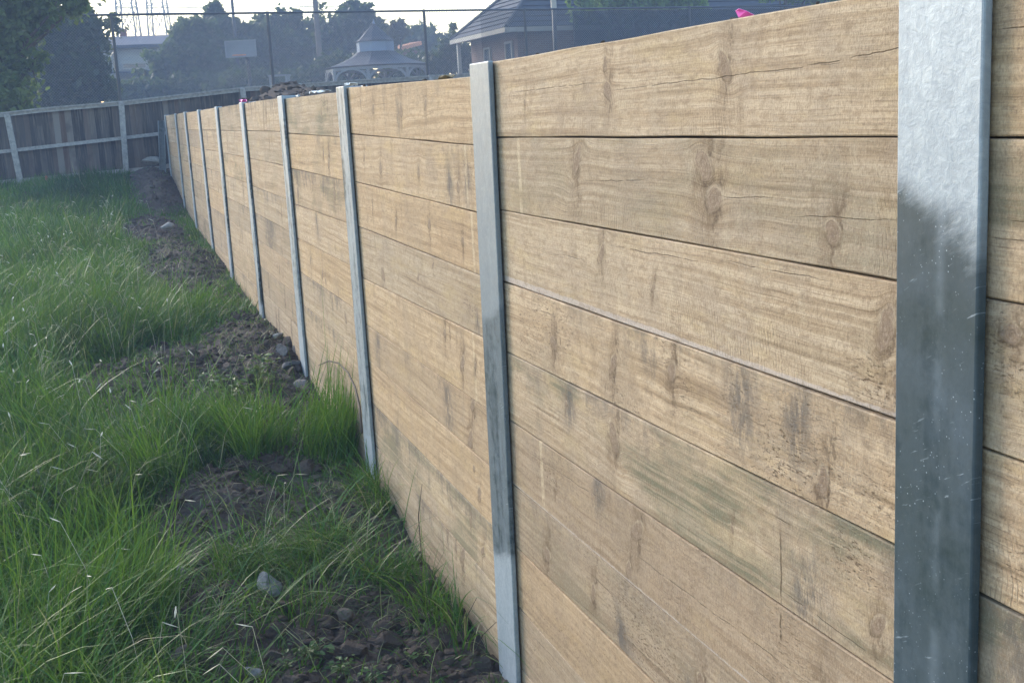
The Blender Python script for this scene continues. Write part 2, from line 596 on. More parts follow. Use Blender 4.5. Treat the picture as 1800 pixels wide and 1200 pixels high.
def galvanised_material():
    """hot dip galvanised steel; attributes say where the finish is frosty and where it is dark and smooth"""
    t = NT('galvanised_steel')
    P = t.obj()
    s = t.sep(P)
    y, z = s[1], s[2]
    seed = t.attr('seed').outputs['Fac']
    off = t.comb(t.mul(seed, 3.1), t.mul(seed, 5.3), t.mul(seed, 2.9))
    Q = vadd(t, P, off)
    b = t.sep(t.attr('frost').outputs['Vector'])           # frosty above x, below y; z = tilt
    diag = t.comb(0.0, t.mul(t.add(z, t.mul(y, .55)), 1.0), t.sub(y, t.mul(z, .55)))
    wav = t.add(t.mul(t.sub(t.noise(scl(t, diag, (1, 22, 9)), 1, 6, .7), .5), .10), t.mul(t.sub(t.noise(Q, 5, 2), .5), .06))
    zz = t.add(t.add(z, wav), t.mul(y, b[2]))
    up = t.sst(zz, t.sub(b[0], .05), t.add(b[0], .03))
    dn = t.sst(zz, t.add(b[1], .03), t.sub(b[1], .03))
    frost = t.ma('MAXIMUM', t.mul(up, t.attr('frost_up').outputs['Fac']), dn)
    mot = t.attr('mottle').outputs['Fac']
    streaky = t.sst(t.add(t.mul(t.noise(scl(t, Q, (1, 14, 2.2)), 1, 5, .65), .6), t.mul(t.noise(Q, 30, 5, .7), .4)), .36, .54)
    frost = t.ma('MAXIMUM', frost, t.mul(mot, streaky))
    spang = t.noise(Q, 70, 5, .7, .6)
    spang2 = t.noise(scl(t, Q, (1, 1, .55)), 24, 4, .6, .8)
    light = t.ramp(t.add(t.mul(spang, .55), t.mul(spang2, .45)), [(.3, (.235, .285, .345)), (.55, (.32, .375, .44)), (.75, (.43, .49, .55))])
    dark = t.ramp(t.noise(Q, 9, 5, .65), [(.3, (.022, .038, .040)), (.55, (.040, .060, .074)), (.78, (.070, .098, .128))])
    # pale wash down the middle, scratches, white flecks on the dark finish
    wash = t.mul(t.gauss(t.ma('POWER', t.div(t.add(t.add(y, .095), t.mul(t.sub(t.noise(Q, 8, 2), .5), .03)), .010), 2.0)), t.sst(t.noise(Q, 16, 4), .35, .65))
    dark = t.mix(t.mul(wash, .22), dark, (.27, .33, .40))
    scr = t.sst(t.noise(scl(t, t.comb(0.0, t.add(y, t.mul(z, -.55)), t.add(z, t.mul(y, .5))), (1, 14, 110)), 1, 3, .6), .63, .73)
    dark = t.mix(t.mul(t.mul(scr, t.sst(t.noise(Q, 11, 3), .44, .60)), .7), dark, (.40, .47, .55))
    vo = t.voro(Q, 135)
    big = t.sst(t.noise(Q, 6, 2), .36, .60)
    fl = t.mul(t.sst(vo[0], .17, .10), t.mul(t.sst(t.noise(Q, 55, 1), .44, .54), big))
    dark = t.mix(t.mul(fl, t.add(.35, t.mul(t.noise(Q, 90, 1), .7))), dark, (.45, .52, .60))
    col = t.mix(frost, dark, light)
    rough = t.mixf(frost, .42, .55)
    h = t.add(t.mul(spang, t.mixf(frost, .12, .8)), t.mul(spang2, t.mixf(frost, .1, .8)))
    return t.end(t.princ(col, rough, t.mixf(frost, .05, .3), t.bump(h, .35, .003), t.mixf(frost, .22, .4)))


def leaf_material(name, stops, trans=.35, rough=.5):
    """colour picked per leaf from the tone attribute"""
    t = NT(name)
    a = t.attr('tone', 'GEOMETRY')
    s = t.sep(a.outputs['Vector'])
    col = t.ramp(s[0], stops)
    d = t.princ(col, rough, 0., None, .22)
    tr = t.n('ShaderNodeBsdfTranslucent')
    t.put(tr.inputs[0], t.mix(.35, col, (.30, .42, .06)))
    mx = t.n('ShaderNodeMixShader')
    mx.inputs[0].default_value = trans
    t.t.links.new(d, mx.inputs[1])
    t.t.links.new(tr.outputs[0], mx.inputs[2])
    return t.end(mx.outputs[0])


def soil_material():
    t = NT('dug_soil')
    p = t.pos()
    n1 = t.noise(p, 3.0, 4, .6)
    n2 = t.noise(p, 26, 6, .7)
    n3 = t.noise(p, 140, 4, .7)
    c = t.ramp(n1, [(.3, (.060, .048, .043)), (.55, (.098, .080, .072)), (.75, (.145, .120, .105))])
    c = t.mix(t.mul(t.sst(n2, .5, .75), .6), c, (.15, .125, .105))
    c = t.mix(t.mul(t.sst(n3, .60, .75), .5), c, (.21, .18, .145))
    c = t.mix(t.mul(t.sst(n2, .42, .25), .6), c, (.026, .021, .023))
    h = t.add(t.mul(n2, 1.), t.mul(n3, .35))
    return t.end(t.princ(c, .95, 0., t.bump(h, .9, .03), .15))


def paling_material():
    t = NT('weathered_paling')
    P = t.obj()
    seed = t.attr('seed').outputs['Fac']
    Q = vadd(t, P, t.comb(t.mul(seed, 3.7), t.mul(seed, 1.3), t.mul(seed, 7.1)))
    g = t.noise(scl(t, Q, (40, 40, 2.2)), 1, 4, .65)
    b = t.noise(Q, 3.5, 3)
    base = t.ramp(seed, [(0, (.026, .024, .025)), (.35, (.055, .050, .050)), (.6, (.095, .086, .082)), (.8, (.085, .052, .040)), (1., (.17, .16, .155))])
    c = t.mix(t.mul(t.sst(g, .45, .7), .6), base, (.19, .165, .145))
    c = t.mix(t.mul(t.sst(b, .5, .7), .5), c, (.03, .027, .027))
    return t.end(t.princ(c, .9, 0., t.bump(g, .3, .01), .2))


M = {}
M['timber'] = timber_material()
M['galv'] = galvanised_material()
M['soil'] = soil_material()
M['paling'] = paling_material()
M['rail'] = simple('grey_rail_timber', (.27, .27, .275), .85, 0, .3, 5, .3, .2, (4, 1, 4))
M['plinth'] = simple('grey_plinth_timber', (.26, .25, .24), .85, 0, .35, 4, .3, .2)
M['grass'] = leaf_material('grass_blade', [(0., (.009, .038, .014)), (.25, (.018, .078, .016)), (.5, (.036, .132, .017)), (.72, (.080, .190, .018)), (.86, (.13, .18, .07)), (1., (.34, .31, .19))], .30, .42)
M['weed'] = leaf_material('weed_leaf', [(0., (.040, .085, .030)), (.5, (.075, .14, .05)), (1., (.14, .19, .09))], .3, .5)
M['leaf_near'] = leaf_material('pale_green_leaf', [(0., (.030, .050, .020)), (.4, (.070, .105, .034)), (.8, (.12, .165, .055)), (1., (.18, .21, .09))], .4)
M['leaf_dark'] = leaf_material('dark_green_leaf', [(0., (.012, .022, .012)), (.5, (.028, .045, .022)), (1., (.055, .075, .036))], .3)
M['leaf_mid'] = leaf_material('mid_green_leaf', [(0., (.016, .030, .015)), (.5, (.035, .060, .026)), (1., (.075, .10, .045))], .35)
M['leaf_weep'] = leaf_material('bright_green_leaf', [(0., (.06, .115, .03)), (.5, (.13, .22, .055)), (1., (.22, .33, .11))], .45)
M['leaf_brown'] = leaf_material('bronze_leaf', [(0., (.045, .035, .025)), (.6, (.085, .068, .04)), (1., (.12, .10, .06))], .35)
M['bark'] = simple('bark', (.085, .065, .05), .95, 0, .4, 8, .6, .1, (1, 1, .3))
M['steel_dark'] = simple('dark_painted_steel', (.045, .048, .055), .5, .3, .2, 3)
M['wire'] = simple('wire_mesh', (.17, .175, .18), .5, .5, .15, 2)
M['tile_grey'] = simple('grey_roof_tile', (.034, .041, .058), .8, 0, .25, 2, .2)
M['fascia'] = simple('pale_fascia', (.36, .34, .31), .6, 0, .1, 3)
M['brick'] = None
M['white_wall'] = simple('pale_weatherboard', (.36, .36, .34), .7, 0, .08, 2)
M['roof_mauve'] = simple('mauve_grey_roof', (.16, .145, .165), .7, 0, .12, 1)
M['pale_blue'] = simple('pale_louvre', (.17, .23, .33), .6, 0, .08, 2)
M['cream'] = simple('cream_paint', (.22, .235, .26), .6, 0, .08, 4)
M['pylon'] = simple('pylon_steel', (.16, .155, .16), .6, .3, .15, 1)
M['pole'] = simple('pole_timber', (.14, .115, .10), .9, 0, .3, 4, .3, .2, (1, 1, .2))
M['cable'] = simple('cable', (.06, .06, .065), .6)
M['orange'] = simple('orange_roof_tile', (.55, .22, .10), .8, 0, .2, 3)
M['red_wall'] = simple('red_wall', (.20, .07, .055), .8, 0, .25, 3)
M['glass'] = simple('window_glass', (.05, .06, .07), .12, 0, .2, 1, 0, .8)
M['board_white'] = simple('pale_backboard', (.19, .21, .245), .6, 0, .18, 1.6)
M['pink'] = simple('pink_tape', (.85, .12, .45), .45, 0, .1, 20)
M['white_scrap'] = simple('white_plastic', (.72, .72, .72), .5, 0, .15, 25, .2)
M['stone'] = simple('pale_stone', (.25, .255, .26), .9, 0, .4, 14, .7, .2)
M['stone_grey'] = simple('grey_stone', (.13, .125, .13), .9, 0, .45, 12, .8, .2)
M['stone_brown'] = simple('brown_stone', (.10, .085, .075), .9, 0, .4, 12, .8, .2)
M['straw'] = simple('dry_straw', (.20, .155, .09), .8, 0, .4, 30)
M['stem'] = simple('dark_dry_stem', (.055, .042, .032), .8, 0, .3, 30)
M['flower'] = simple('pale_seed_head', (.50, .47, .36), .8, 0, .25, 40)
M['red_bits'] = simple('red_plastic', (.45, .08, .07), .5, 0, .1, 20)
M['solar'] = simple('terracotta_dark', (.08, .06, .055), .7)


def brick_material():
    t = NT('brown_brick')
    br = t.n('ShaderNodeTexBrick')
    p = t.sep(t.pos())
    t.put(br.inputs['Vector'], t.comb(t.add(t.mul(p[0], .7), p[1]), p[2], 0.0))
    br.inputs['Scale'].default_value = 4.2
    t.put(br.inputs['Color1'], (.16, .085, .062))
    t.put(br.inputs['Color2'], (.22, .125, .09))
    t.put(br.inputs['Mortar'], (.26, .22, .19))
    return t.end(t.princ(br.outputs[0], .9, 0., None, .2))


M['brick'] = brick_material()


def cloth_material(name, opacity):
    t = NT(name)
    w = t.noise(t.pos(), 300, 2)
    d = t.princ(t.ramp(w, [(.3, (.012, .018, .028)), (.7, (.026, .036, .052))]), .8, 0, None, .2)
    tr = t.n('ShaderNodeBsdfTransparent')
    mx = t.n('ShaderNodeMixShader')
    mx.inputs[0].default_value = opacity
    t.t.links.new(tr.outputs[0], mx.inputs[1])
    t.t.links.new(d, mx.inputs[2])
    return t.end(mx.outputs[0])


M['cloth_thin'] = cloth_material('thin_shade_cloth', .35)
M['cloth'] = cloth_material('dense_shade_cloth', .86)


# ------------------------------------------------------------------ ground with dug soil patches
def ell(px, py, rx, ry, h=0.0):
    c = on_ground(px, py)
    a = on_ground(px + rx, py)
    u_ = on_ground(px, py - ry)
    d_ = on_ground(px, py + ry)
    return (c[0], c[1], abs(a[0] - c[0]) + .001, abs(u_[1] - d_[1]) / 2 + .001, h)


PATCH = [ell(385, 910, 105, 70, .10), ell(355, 1115, 115, 90, .06), ell(570, 1130, 170, 125, .0), ell(720, 1140, 130, 90, .0), ell(610, 900, 95, 40, .03),
         ell(225, 690, 100, 55, .09), ell(335, 655, 130, 52, .06), ell(450, 615, 85, 52, .09), ell(505, 650, 60, 50, .05),
         ell(320, 472, 66, 46, .15), ell(268, 408, 50, 24, .06), ell(277, 335, 36, 36, .20), ell(470, 825, 60, 22, .04), ell(800, 1180, 90, 60, 0), ell(640, 985, 70, 40, 0)]


def dirt_mask(x, y):
    nz = fbm(x * 3.5, y * 3.5, 5, 4) - .5
    nz2 = fbm(x * 14, y * 14, 9, 3) - .5
    m = np.zeros_like(x)
    for cx, cy, rx, ry, h in PATCH:
        d = np.sqrt(((x - cx) / rx) ** 2 + ((y - cy) / ry) ** 2) + nz * .75 + nz2 * .4
        m = np.maximum(m, np.clip((1.27 - d) / .3, 0, 1))
    # a worn strip along the foot of the wall
    strip = np.clip((.30 + nz * .9 + x) / .10, 0, 1) * (x < .3)
    m = np.maximum(m, strip * .75 * np.clip((13 - y) / 4, 0, 1))
    return m


def near_dirt(x, y):
    """1 on and in front of a bare patch, where the sward is trampled short"""
    m = np.zeros_like(x)
    for cx, cy, rx, ry, h in PATCH:
        d = np.sqrt(((x - cx) / (rx + .08)) ** 2 + ((y - (cy - .12)) / (ry + .22)) ** 2)
        m = np.maximum(m, np.clip((1.25 - d) / .4, 0, 1))
    return m


def ground_z(x, y):
    z = base_z(x, y) + (fbm(x * .8, y * .8, 2, 3) - .5) * .10 * np.clip((-x) / 1.0, .15, 1)
    for cx, cy, rx, ry, h in PATCH:
        if h:
            z = z + h * np.exp(-(((x - cx) / rx) ** 2 + ((y - cy) / ry) ** 2) * 1.2)
    return z


def grid_mesh(name, xs, ys, zf, mask=True):
    X, Y = np.meshgrid(xs, ys)
    Z = zf(X, Y)
    nx, ny = len(xs), len(ys)
    idx = np.arange(nx * ny).reshape(ny, nx)
    f = np.stack([idx[:-1, :-1], idx[:-1, 1:], idx[1:, 1:], idx[1:, :-1]], -1).reshape(-1, 4)
    return np_mesh(name, np.stack([X, Y, Z], -1).reshape(-1, 3), f, smooth=True)


def field_z(x, y):
    m = dirt_mask(x, y)
    cl = fbm(x * 11, y * 11, 31, 4)
    cl = np.abs(cl - .5) * 2
    cl2 = fbm(x * 34, y * 34, 41, 3)
    return ground_z(x, y) + m * ((1 - cl) * .065 + cl2 * .028 - .06)


def ground_material():
    t = NT('field_ground')
    p = t.pos()
    n2 = t.noise(p, 20, 5, .7)
    c = t.ramp(n2, [(.3, (.020, .026, .014)), (.55, (.034, .044, .020)), (.75, (.065, .06, .035))])
    return t.end(t.princ(c, .95, 0., t.bump(n2, .8, .03), .1))


ys1 = np.concatenate([np.arange(1.5, 8, .014), np.arange(8, 21.5, .04)])
xs1 = np.concatenate([np.arange(-5.2, -2.6, .05), np.arange(-2.6, .09, .0145)])
g = link('ground', grid_mesh('ground', xs1, ys1, field_z), M['soil'])
tag(g, kind='structure')
me = np_mesh('far_ground', np.array([(-600, -300, -.9), (600, -300, -.9), (600, 900, -.9), (-600, 900, -.9)]), np.array([[0, 1, 2, 3]]))
M['ground_far'] = ground_material()
tag(link('lowland_ground', me, M['ground_far']), kind='structure')
# wider field left of and before the dug strip, and the neighbouring plots behind the fence
xs2 = np.linspace(-40, -5.15, 80)
tag(link('field', grid_mesh('field', xs2, np.linspace(-6, 21.5, 60), lambda x, y: ground_z(x, y) - .015), M['ground_far']), kind='structure')
tag(link('field_edge', grid_mesh('field_edge', np.linspace(-5.15, .09, 40), np.linspace(-6, 1.5, 30), lambda x, y: ground_z(x, y) - .012), M['ground_far']), kind='structure')
tag(link('terrain', grid_mesh('terrain', np.linspace(-120, 120, 60), np.linspace(21.5, 160, 60), lambda x, y: base_z(x, y) + .02 + (fbm(x * .1, y * .1, 3) - .5) * .2), M['ground_far']), kind='structure')

# backfill behind the wall
MC = on_x(492, 146, .85)


def fill_z(x, y):
    z = 1.60 + .02 * np.clip(y - 5, 0, 15) / 5 + np.clip((x - .5) / 6, 0, 1) * .15
    rough = (np.abs(fbm(x * 5, y * 5, 61, 4) - .5) * 2)
    z = z + (1 - rough) * .06 - .02
    z = z + .30 * np.exp(-((x - .95) / .5) ** 2 - ((y - MC[1]) / 1.9) ** 2) * (.75 + .5 * fbm(x * 9, y * 3, 71, 3))
    z = z + .08 * np.exp(-((x - .7) / .35) ** 2 - ((y - MC[1] - 4.5) / 1.5) ** 2) + .05 * np.exp(-((x - .6) / .3) ** 2 - ((y - 6.4) / 1.2) ** 2)
    return z


fill = grid_mesh('soil_bank', np.concatenate([np.arange(.09, 1.8, .03), np.arange(1.8, 9, .2)]), np.arange(-2, 20.5, .05), fill_z)
tag(link('soil_bank', fill, M['soil']), kind='structure')
fm = MB()
fm.box((.12, 9.2, .6), (.05, 22.4, 1.92))
tag(fm.build('soil_face', M['soil']), kind='structure')

# ------------------------------------------------------------------ the retaining wall
wall = empty('retaining_wall', (0, 9, 0), 'long retaining wall of rough pale timber sleepers between galvanised steel posts', 'retaining wall')
B0, BAY = 1.3882, 1.9819
POST = {}          # far edge of the flange (Y at top, Y at foot)
meas = {0: (1.39, 1.385), 1: (3.354, 3.405), 2: (5.401, 5.386), 3: (7.249, 7.237), 4: (9.269, 9.215), 5: (11.26, 11.30), 6: (13.30, 13.16), 7: (15.36, 15.30)}
for i in range(-1, 10):
    POST[i] = meas.get(i, (B0 + i * BAY, B0 + i * BAY))
POST[9] = (19.86, 19.8)
FW = .178
frost = {0: (1.0, -9, .55), 1: (9.0, .22, .3), 2: (1.35, .15, .2), 3: (1.2, .3, .2), 4: (.9, .2, .3), 5: (.9, .2, .3)}
ztop = {0: 1.742, 1: 1.732, 2: 1.735, 3: 1.744, 4: 1.752, 5: 1.756, 6: 1.762, 7: 1.77, 8: 1.775, 9: 1.785, -1: 1.74}
for i in range(-1, 10):
    yt, yb = POST[i]
    zt, zb = ztop[i], (float(base_z(0, yb)) - .35)
    sh = (yb - yt) / (1.73 - .2) if i != 1 else (yb - yt) / 1.94
    FW_ = .166 if i == 0 else FW
    mb = MB()
    for (x0, x1, o0, o1) in ((-.015, 0.0, -FW_, 0.0), (.0805, .0925, -FW_, 0.0), (.0, .0805, -FW / 2 - .004, -FW / 2 + .004)):
        mb.hexa([(x0, yt + o0 + sh * (zt - zb), zb), (x1, yt + o0 + sh * (zt - zb), zb), (x1, yt + o1 + sh * (zt - zb), zb), (x0, yt + o1 + sh * (zt - zb), zb),
                 (x0, yt + o0, zt), (x1, yt + o0, zt), (x1, yt + o1, zt), (x0, yt + o1, zt)])
    # local frame: origin at the far edge of the flange, half way up
    oz = .4
    me = mb.mesh('post')
    co = np.zeros(len(me.vertices) * 3, np.float32)
    me.vertices.foreach_get('co', co)
    co = co.reshape(-1, 3) - np.array([0, yt, oz], np.float32)
    me.vertices.foreach_set('co', co.ravel())
    me.update()
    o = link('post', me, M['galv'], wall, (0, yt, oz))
    bevel(o, .0035, 2)
    o['seed'] = float(i * 1.7 + 3)
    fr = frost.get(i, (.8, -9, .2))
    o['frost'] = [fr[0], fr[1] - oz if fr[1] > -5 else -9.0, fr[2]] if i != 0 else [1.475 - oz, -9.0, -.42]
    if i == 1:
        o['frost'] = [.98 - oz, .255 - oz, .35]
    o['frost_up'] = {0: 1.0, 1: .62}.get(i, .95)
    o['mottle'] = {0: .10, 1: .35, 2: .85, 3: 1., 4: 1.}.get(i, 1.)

# measured joint heights: bay i lies between post i-1 and post i; (z at far end, z at near end)
JT = {0: [(1.733, 1.738), (1.534, 1.537), (1.332, 1.332), (1.133, 1.130), (.930, .932)],
      1: [(1.730, 1.734), (1.524, 1.534), (1.322, 1.331), (1.117, 1.128), (.911, .937), (.707, .717), (.511, .510)],
      2: [(1.729, 1.697), (1.529, 1.498), (1.322, 1.298), (1.125, 1.108), (.893, .917), (.683, .689), (.519, .500)],
      3: [(1.728, 1.715), (1.528, 1.513), (1.326, 1.315), (1.118, 1.121)]}
for i in range(4, 10):
    d = random.uniform(-.006, .006)
    JT[i] = [(ztop[i] - .008, ztop[i - 1] - .006 + d)]
for i in list(JT):
    rows = JT[i]
    while rows[-1][0] > float(base_z(0, POST[i][0])) - .12:
        j = random.uniform(-.004, .004)
        rows.append((rows[-1][0] - .2 + j, rows[-1][1] - .2 + j + random.uniform(-.003, .003)))

# features that can be told apart on the near boards (world Y, world z)
KN = {(1, 0): [(2.42, 1.632, .017), (1.905, 1.655, .019), (2.95, 1.615, .007), (2.43, 1.69, .010)],
      (1, 1): [(2.61, 1.472, .023), (1.99, 1.478, .026), (1.955, 1.418, .022), (1.577, 1.385, .017)],
      (1, 2): [(2.49, 1.268, .015), (1.440, 1.262, .022), (1.415, 1.18, .013), (2.22, 1.222, .007)],
      (1, 3): [(2.82, 1.00, .015), (2.44, 1.02, .017), (2.14, 1.06, .017), (1.60, .985, .018)],
      (1, 4): [(2.45, .845, .026), (2.75, .86, .007), (1.90, .80, .006), (1.45, .79, .015)],
      (1, 5): [(2.335, .655, .022), (2.39, .545, .014), (1.62, .60, .018), (2.85, .60, .006)],
      (1, 6): [(2.62, .40, .016), (2.95, .38, .02), (2.05, .42, .015), (1.7, .4, .012)],
      (2, 0): [(4.75, 1.63, .016), (4.30, 1.62, .020), (3.95, 1.63, .014), (4.98, 1.66, .01)],
      (2, 1): [(4.70, 1.40, .02), (4.1, 1.40, .016), (3.62, 1.37, .015), (5.0, 1.43, .012)],
      (2, 2): [(4.0, 1.23, .015), (4.5, 1.2, .012), (3.6, 1.2, .01), (4.9, 1.23, .009)],
      (0, 1): [(1.10, 1.42, .008), (.6, 1.4, .02), (.95, 1.37, .005), (0, 1.4, .02)]}
CR = {(1, 0): [(2.75, 1.645, -.01, .35), (1.95, 1.635, -.018, .5), (1.52, 1.648, -.06, .22)],
      (1, 1): [(1.84, 1.428, -.03, .12), (1.55, 1.412, -.055, .15), (2.38, 1.436, -.05, .2)],
      (1, 2): [(2.2, 1.295, -.02, .25), (2.7, 1.24, -.02, .12), (1.75, 1.31, -.01, .18)],
      (1, 4): [(1.75, .875, .0, .06), (1.6, .74, .02, .2), (2.9, .80, .02, .12)],
      (1, 5): [(2.75, .66, -.03, .4), (2.0, .60, -.02, .5), (1.7, .55, .01, .2)],
      (1, 6): [(2.75, .33, -.05, .35), (2.2, .36, .0, .4), (2.5, .44, .02, .2)],
      (0, 0): [(1.16, 1.665, -.02, .06), (.9, 1.64, .01, .2), (.5, 1.6, .0, .2)],
      (0, 1): [(1.12, 1.435, .0, .10), (1.14, 1.41, .01, .09), (.6, 1.44, .0, .3)]}
DRIP = {(1, 4): (1.730, .785, .075), (1, 5): (1.732, .675, .03), (0, 1): (1.145, 1.47, .055), (1, 3): (2.772, 1.016, .012)}
STICK = {(1, 1): 3.02, (1, 5): 2.955, (2, 1): 3.52, (2, 2): 3.49, (2, 4): 3.55, (1, 0): -9}
STAIN = {(1, 3): [(1.86, 1.065, .075), (1.67, 1.06, .06)], (1, 4): [(2.72, .87, .05), (1.64, .76, .06)], (2, 1): [(3.72, 1.36, .06), (3.52, 1.38, .05)], (2, 0): [(4.35, 1.60, .04)], (1, 5): [(2.55, .69, .05)],
         (2, 5): [(5.0, .62, .07), (3.9, .6, .08)], (0, 1): [(1.08, 1.36, .06)], (0, 4): [(1.1, .85, .12), (.9, .8, .1)], (4, 4): [(8.3, .85, .3)], (2, 3): [(3.5, .95, .03)], (1, 6): [(2.45, .36, .05), (2.1, .34, .05)]}
CHEW = {(1, 3): (1.70, .985, .15), (1, 4): (1.52, .88, .08), (1, 6): (2.35, .40, .22), (1, 5): (2.9, .62, .10), (0, 2): (1.1, 1.26, .12), (0, 3): (1.1, 1.0, .1), (2, 1): (3.5, 1.42, .10), (2, 3): (3.55, 1.0, .1), (1, 2): (1.45, 1.17, .08)}
LOOK = {  # green, mould, torn, tint
    (1, 0): (.12, .0, .12, .10), (1, 1): (.35, .0, .08, .12), (1, 2): (.12, .0, .18, .0), (1, 3): (.12, .75, .9, .0), (1, 4): (1.0, .6, .35, .15), (1, 5): (.15, .25, .55, .95),
    (1, 6): (.55, .45, .85, .65), (1, 7): (.15, .2, .7, .75), (1, 8): (.1, .2, .6, .8), (0, 0): (.30, .1, .1, .2), (0, 1): (.75, .1, .1, .2), (0, 2): (.1, .0, .5, .1), (0, 3): (.1, .3, .5, 0),
    (0, 4): (.95, .5, .2, .1), (2, 0): (.05, .4, .15, .15), (2, 1): (.05, .35, .2, .1), (2, 2): (.1, .1, .25, .25), (2, 3): (.0, .15, .2, 0), (2, 4): (.1, .15, .3, .1), (2, 5): (.15, .45, .3, .55),
    (2, 6): (.1, .1, .3, .25), (4, 4): (.3, .9, .3, .4), (3, 4): (.1, .1, .2, .0), (4, 5): (.2, .5, .3, .6), (5, 4): (.3, .8, .3, .3)}


def sleeper(i, k):
    (zf0, zn0), (zf1, zn1) = JT[i][k], JT[i][k + 1]
    yn, yf = POST[i - 1][0] - FW / 2 + .008, POST[i][0] - FW / 2 - .008
    yo, zo = (yn + yf) / 2, (zf0 + zn0 + zf1 + zn1) / 4
    seed = i * 7.31 + k * 1.93
    # cross-section rounded at the arrises, slight wander along the length
    n = 25 if i <= 2 else 9
    gap = .0015
    gt = .0017 if (i, k) in ((1, 1), (0, 1), (2, 3)) else gap
    gb = .0016 if (i, k) in ((1, 0), (0, 0), (2, 2)) else gap
    prof = [(.0025, -1, 0), (.0005, -1, .0022), (.0005, 1, -.0022), (.0025, 1, 0), (.074, 1, 0), (.074, -1, 0)]
    V, Fc = [], []
    proud = random.uniform(-.0015, .0035)
    for a in range(n):
        u = a / (n - 1)
        y = yn + (yf - yn) * u
        top = zn0 + (zf0 - zn0) * u - gt + .0028 * (float(vnoise(np.array(u * 7 + seed), np.array(k * 3.3), 4)) - .5)
        bot = zn1 + (zf1 - zn1) * u + gb + .0028 * (float(vnoise(np.array(u * 7 + seed), np.array(k * 5.1), 8)) - .5)
        wv = .003 * (float(vnoise(np.array(u * 3 + seed), np.array(k * 2.2), 3)) - .5)
        for (x, sgn, dz) in prof:
            V.append((x + wv + proud * (1 - u) + .005, y - yo, (top if sgn > 0 else bot) + dz - zo))
    m = len(prof)
    for a in range(n - 1):
        for b in range(m):
            c = (b + 1) % m
            Fc.append((a * m + b, a * m + c, (a + 1) * m + c, (a + 1) * m + b))
    Fc.append(tuple(range(m)))
    Fc.append(tuple((n - 1) * m + b for b in range(m))[::-1])
    me = np_mesh('sleeper', np.array(V), Fc)
    o = link('sleeper', me, M['timber'], wall, (0, yo, zo))
    rr = random.Random(i * 100 + k)
    o['seed'] = float(seed)
    g_, m_, t_, ti = LOOK.get((i, k), (rr.choice([0., .1, .2, .4, .75]), rr.choice([0, 0, .2, .45, .8]), rr.uniform(.05, .8), rr.choice([0, 0, .1, .3, .6])))
    o['green'], o['mould'], o['torn'], o['tint'] = float(g_), float(m_), float(t_), float(ti)
    for q in range(2):
        st_ = STAIN.get((i, k), [])
        if not st_ and (i, k) not in LOOK and rr.random() < .35:
            st_ = [(yo + rr.uniform(-.8, .8), zo + rr.uniform(-.03, .09), rr.uniform(.02, .07))]
        a = st_[q] if q < len(st_) else (yo, zo, 0.0)
        o['stain%d' % q] = [a[0] - yo, a[1] - zo, a[2]]
    a = CHEW.get((i, k)) or ((yo + rr.uniform(-.7, .7), zo + rr.uniform(-.06, .06), rr.uniform(.05, .16)) if rr.random() < .35 and i > 2 else (yo, zo, 0.0))
    o['chew'] = [a[0] - yo, a[1] - zo, a[2]]
    o['smear'] = {(1, 0): .65, (1, 1): .9, (1, 2): .8, (1, 3): 1.0, (1, 4): .7, (1, 5): .9}.get((i, k), rr.choice([.1, .3, .6, 1.0]))
    o['warm'] = rr.uniform(-1, .9)
    kn = KN.get((i, k))
    if kn is None:
        whorl = rr.uniform(-.8, -.3)
        kn = []
        for q in range(4):
            kn.append((yo + whorl, zo + rr.uniform(-.075, .075), rr.choice([.001, .006, .010, .014, .019, .024])))
            whorl += rr.choice([rr.uniform(.03, .15), rr.uniform(.3, .8)])
    for q, (a, b, c) in enumerate(kn):
        o['knot%d' % q] = [a - yo, b - zo, c * 1.3]
    cr = CR.get((i, k))
    if cr is None:
        cr = [(yo + rr.uniform(-.8, .8), zo + rr.uniform(-.07, .07), rr.uniform(-.05, .05), rr.uniform(.05, .35)) for _ in range(rr.choice([0, 0, 1, 1, 2]))]
        cr += [(yo, zo - 5, 0, .01)] * (3 - len(cr))
    for q, (a, b, c, d) in enumerate(cr):
        o['crack%d' % q] = [a - yo, b - zo, c, d]
    dr = DRIP.get((i, k), (0, 0, 0))
    o['drip'] = [dr[0] - yo, dr[1] - zo, dr[2]] if dr[2] else [-9.0, 0.0, .0001]
    st = STICK.get((i, k), yn + rr.uniform(.10, .18) if rr.random() < .35 and i > 1 else -99)
    o['stick'] = float(st - yo)
    o['lit_wane'] = -.087 if (i, k) == (1, 2) else -.094 if (i, k) == (1, 5) else -1.0
    return o


for i in sorted(JT):
    for k in range(len(JT[i]) - 1):
        sleeper(i, k)

# ------------------------------------------------------------------ evening haze between the camera and the far gardens
hz = MB()
hz.box((10, 60, 11.5), (150, 150, 27))
haze = bpy.data.objects.new('haze', hz.mesh('haze'))
COL.objects.link(haze)
haze['kind'] = 'stuff'
hm = bpy.data.materials.new('evening_haze')
hm.use_nodes = True
hm.node_tree.nodes.clear()
ho = hm.node_tree.nodes.new('ShaderNodeOutputMaterial')
hv = hm.node_tree.nodes.new('ShaderNodeVolumePrincipled')
hv.inputs['Color'].default_value = (.42, .55, .85, 1)
hv.inputs['Density'].default_value = .0056
hm.node_tree.links.new(hv.outputs[0], ho.inputs['Volume'])
haze.data.materials.append(hm)

# ------------------------------------------------------------------ lumps: soil clods, stones, scraps
ICO_V = None


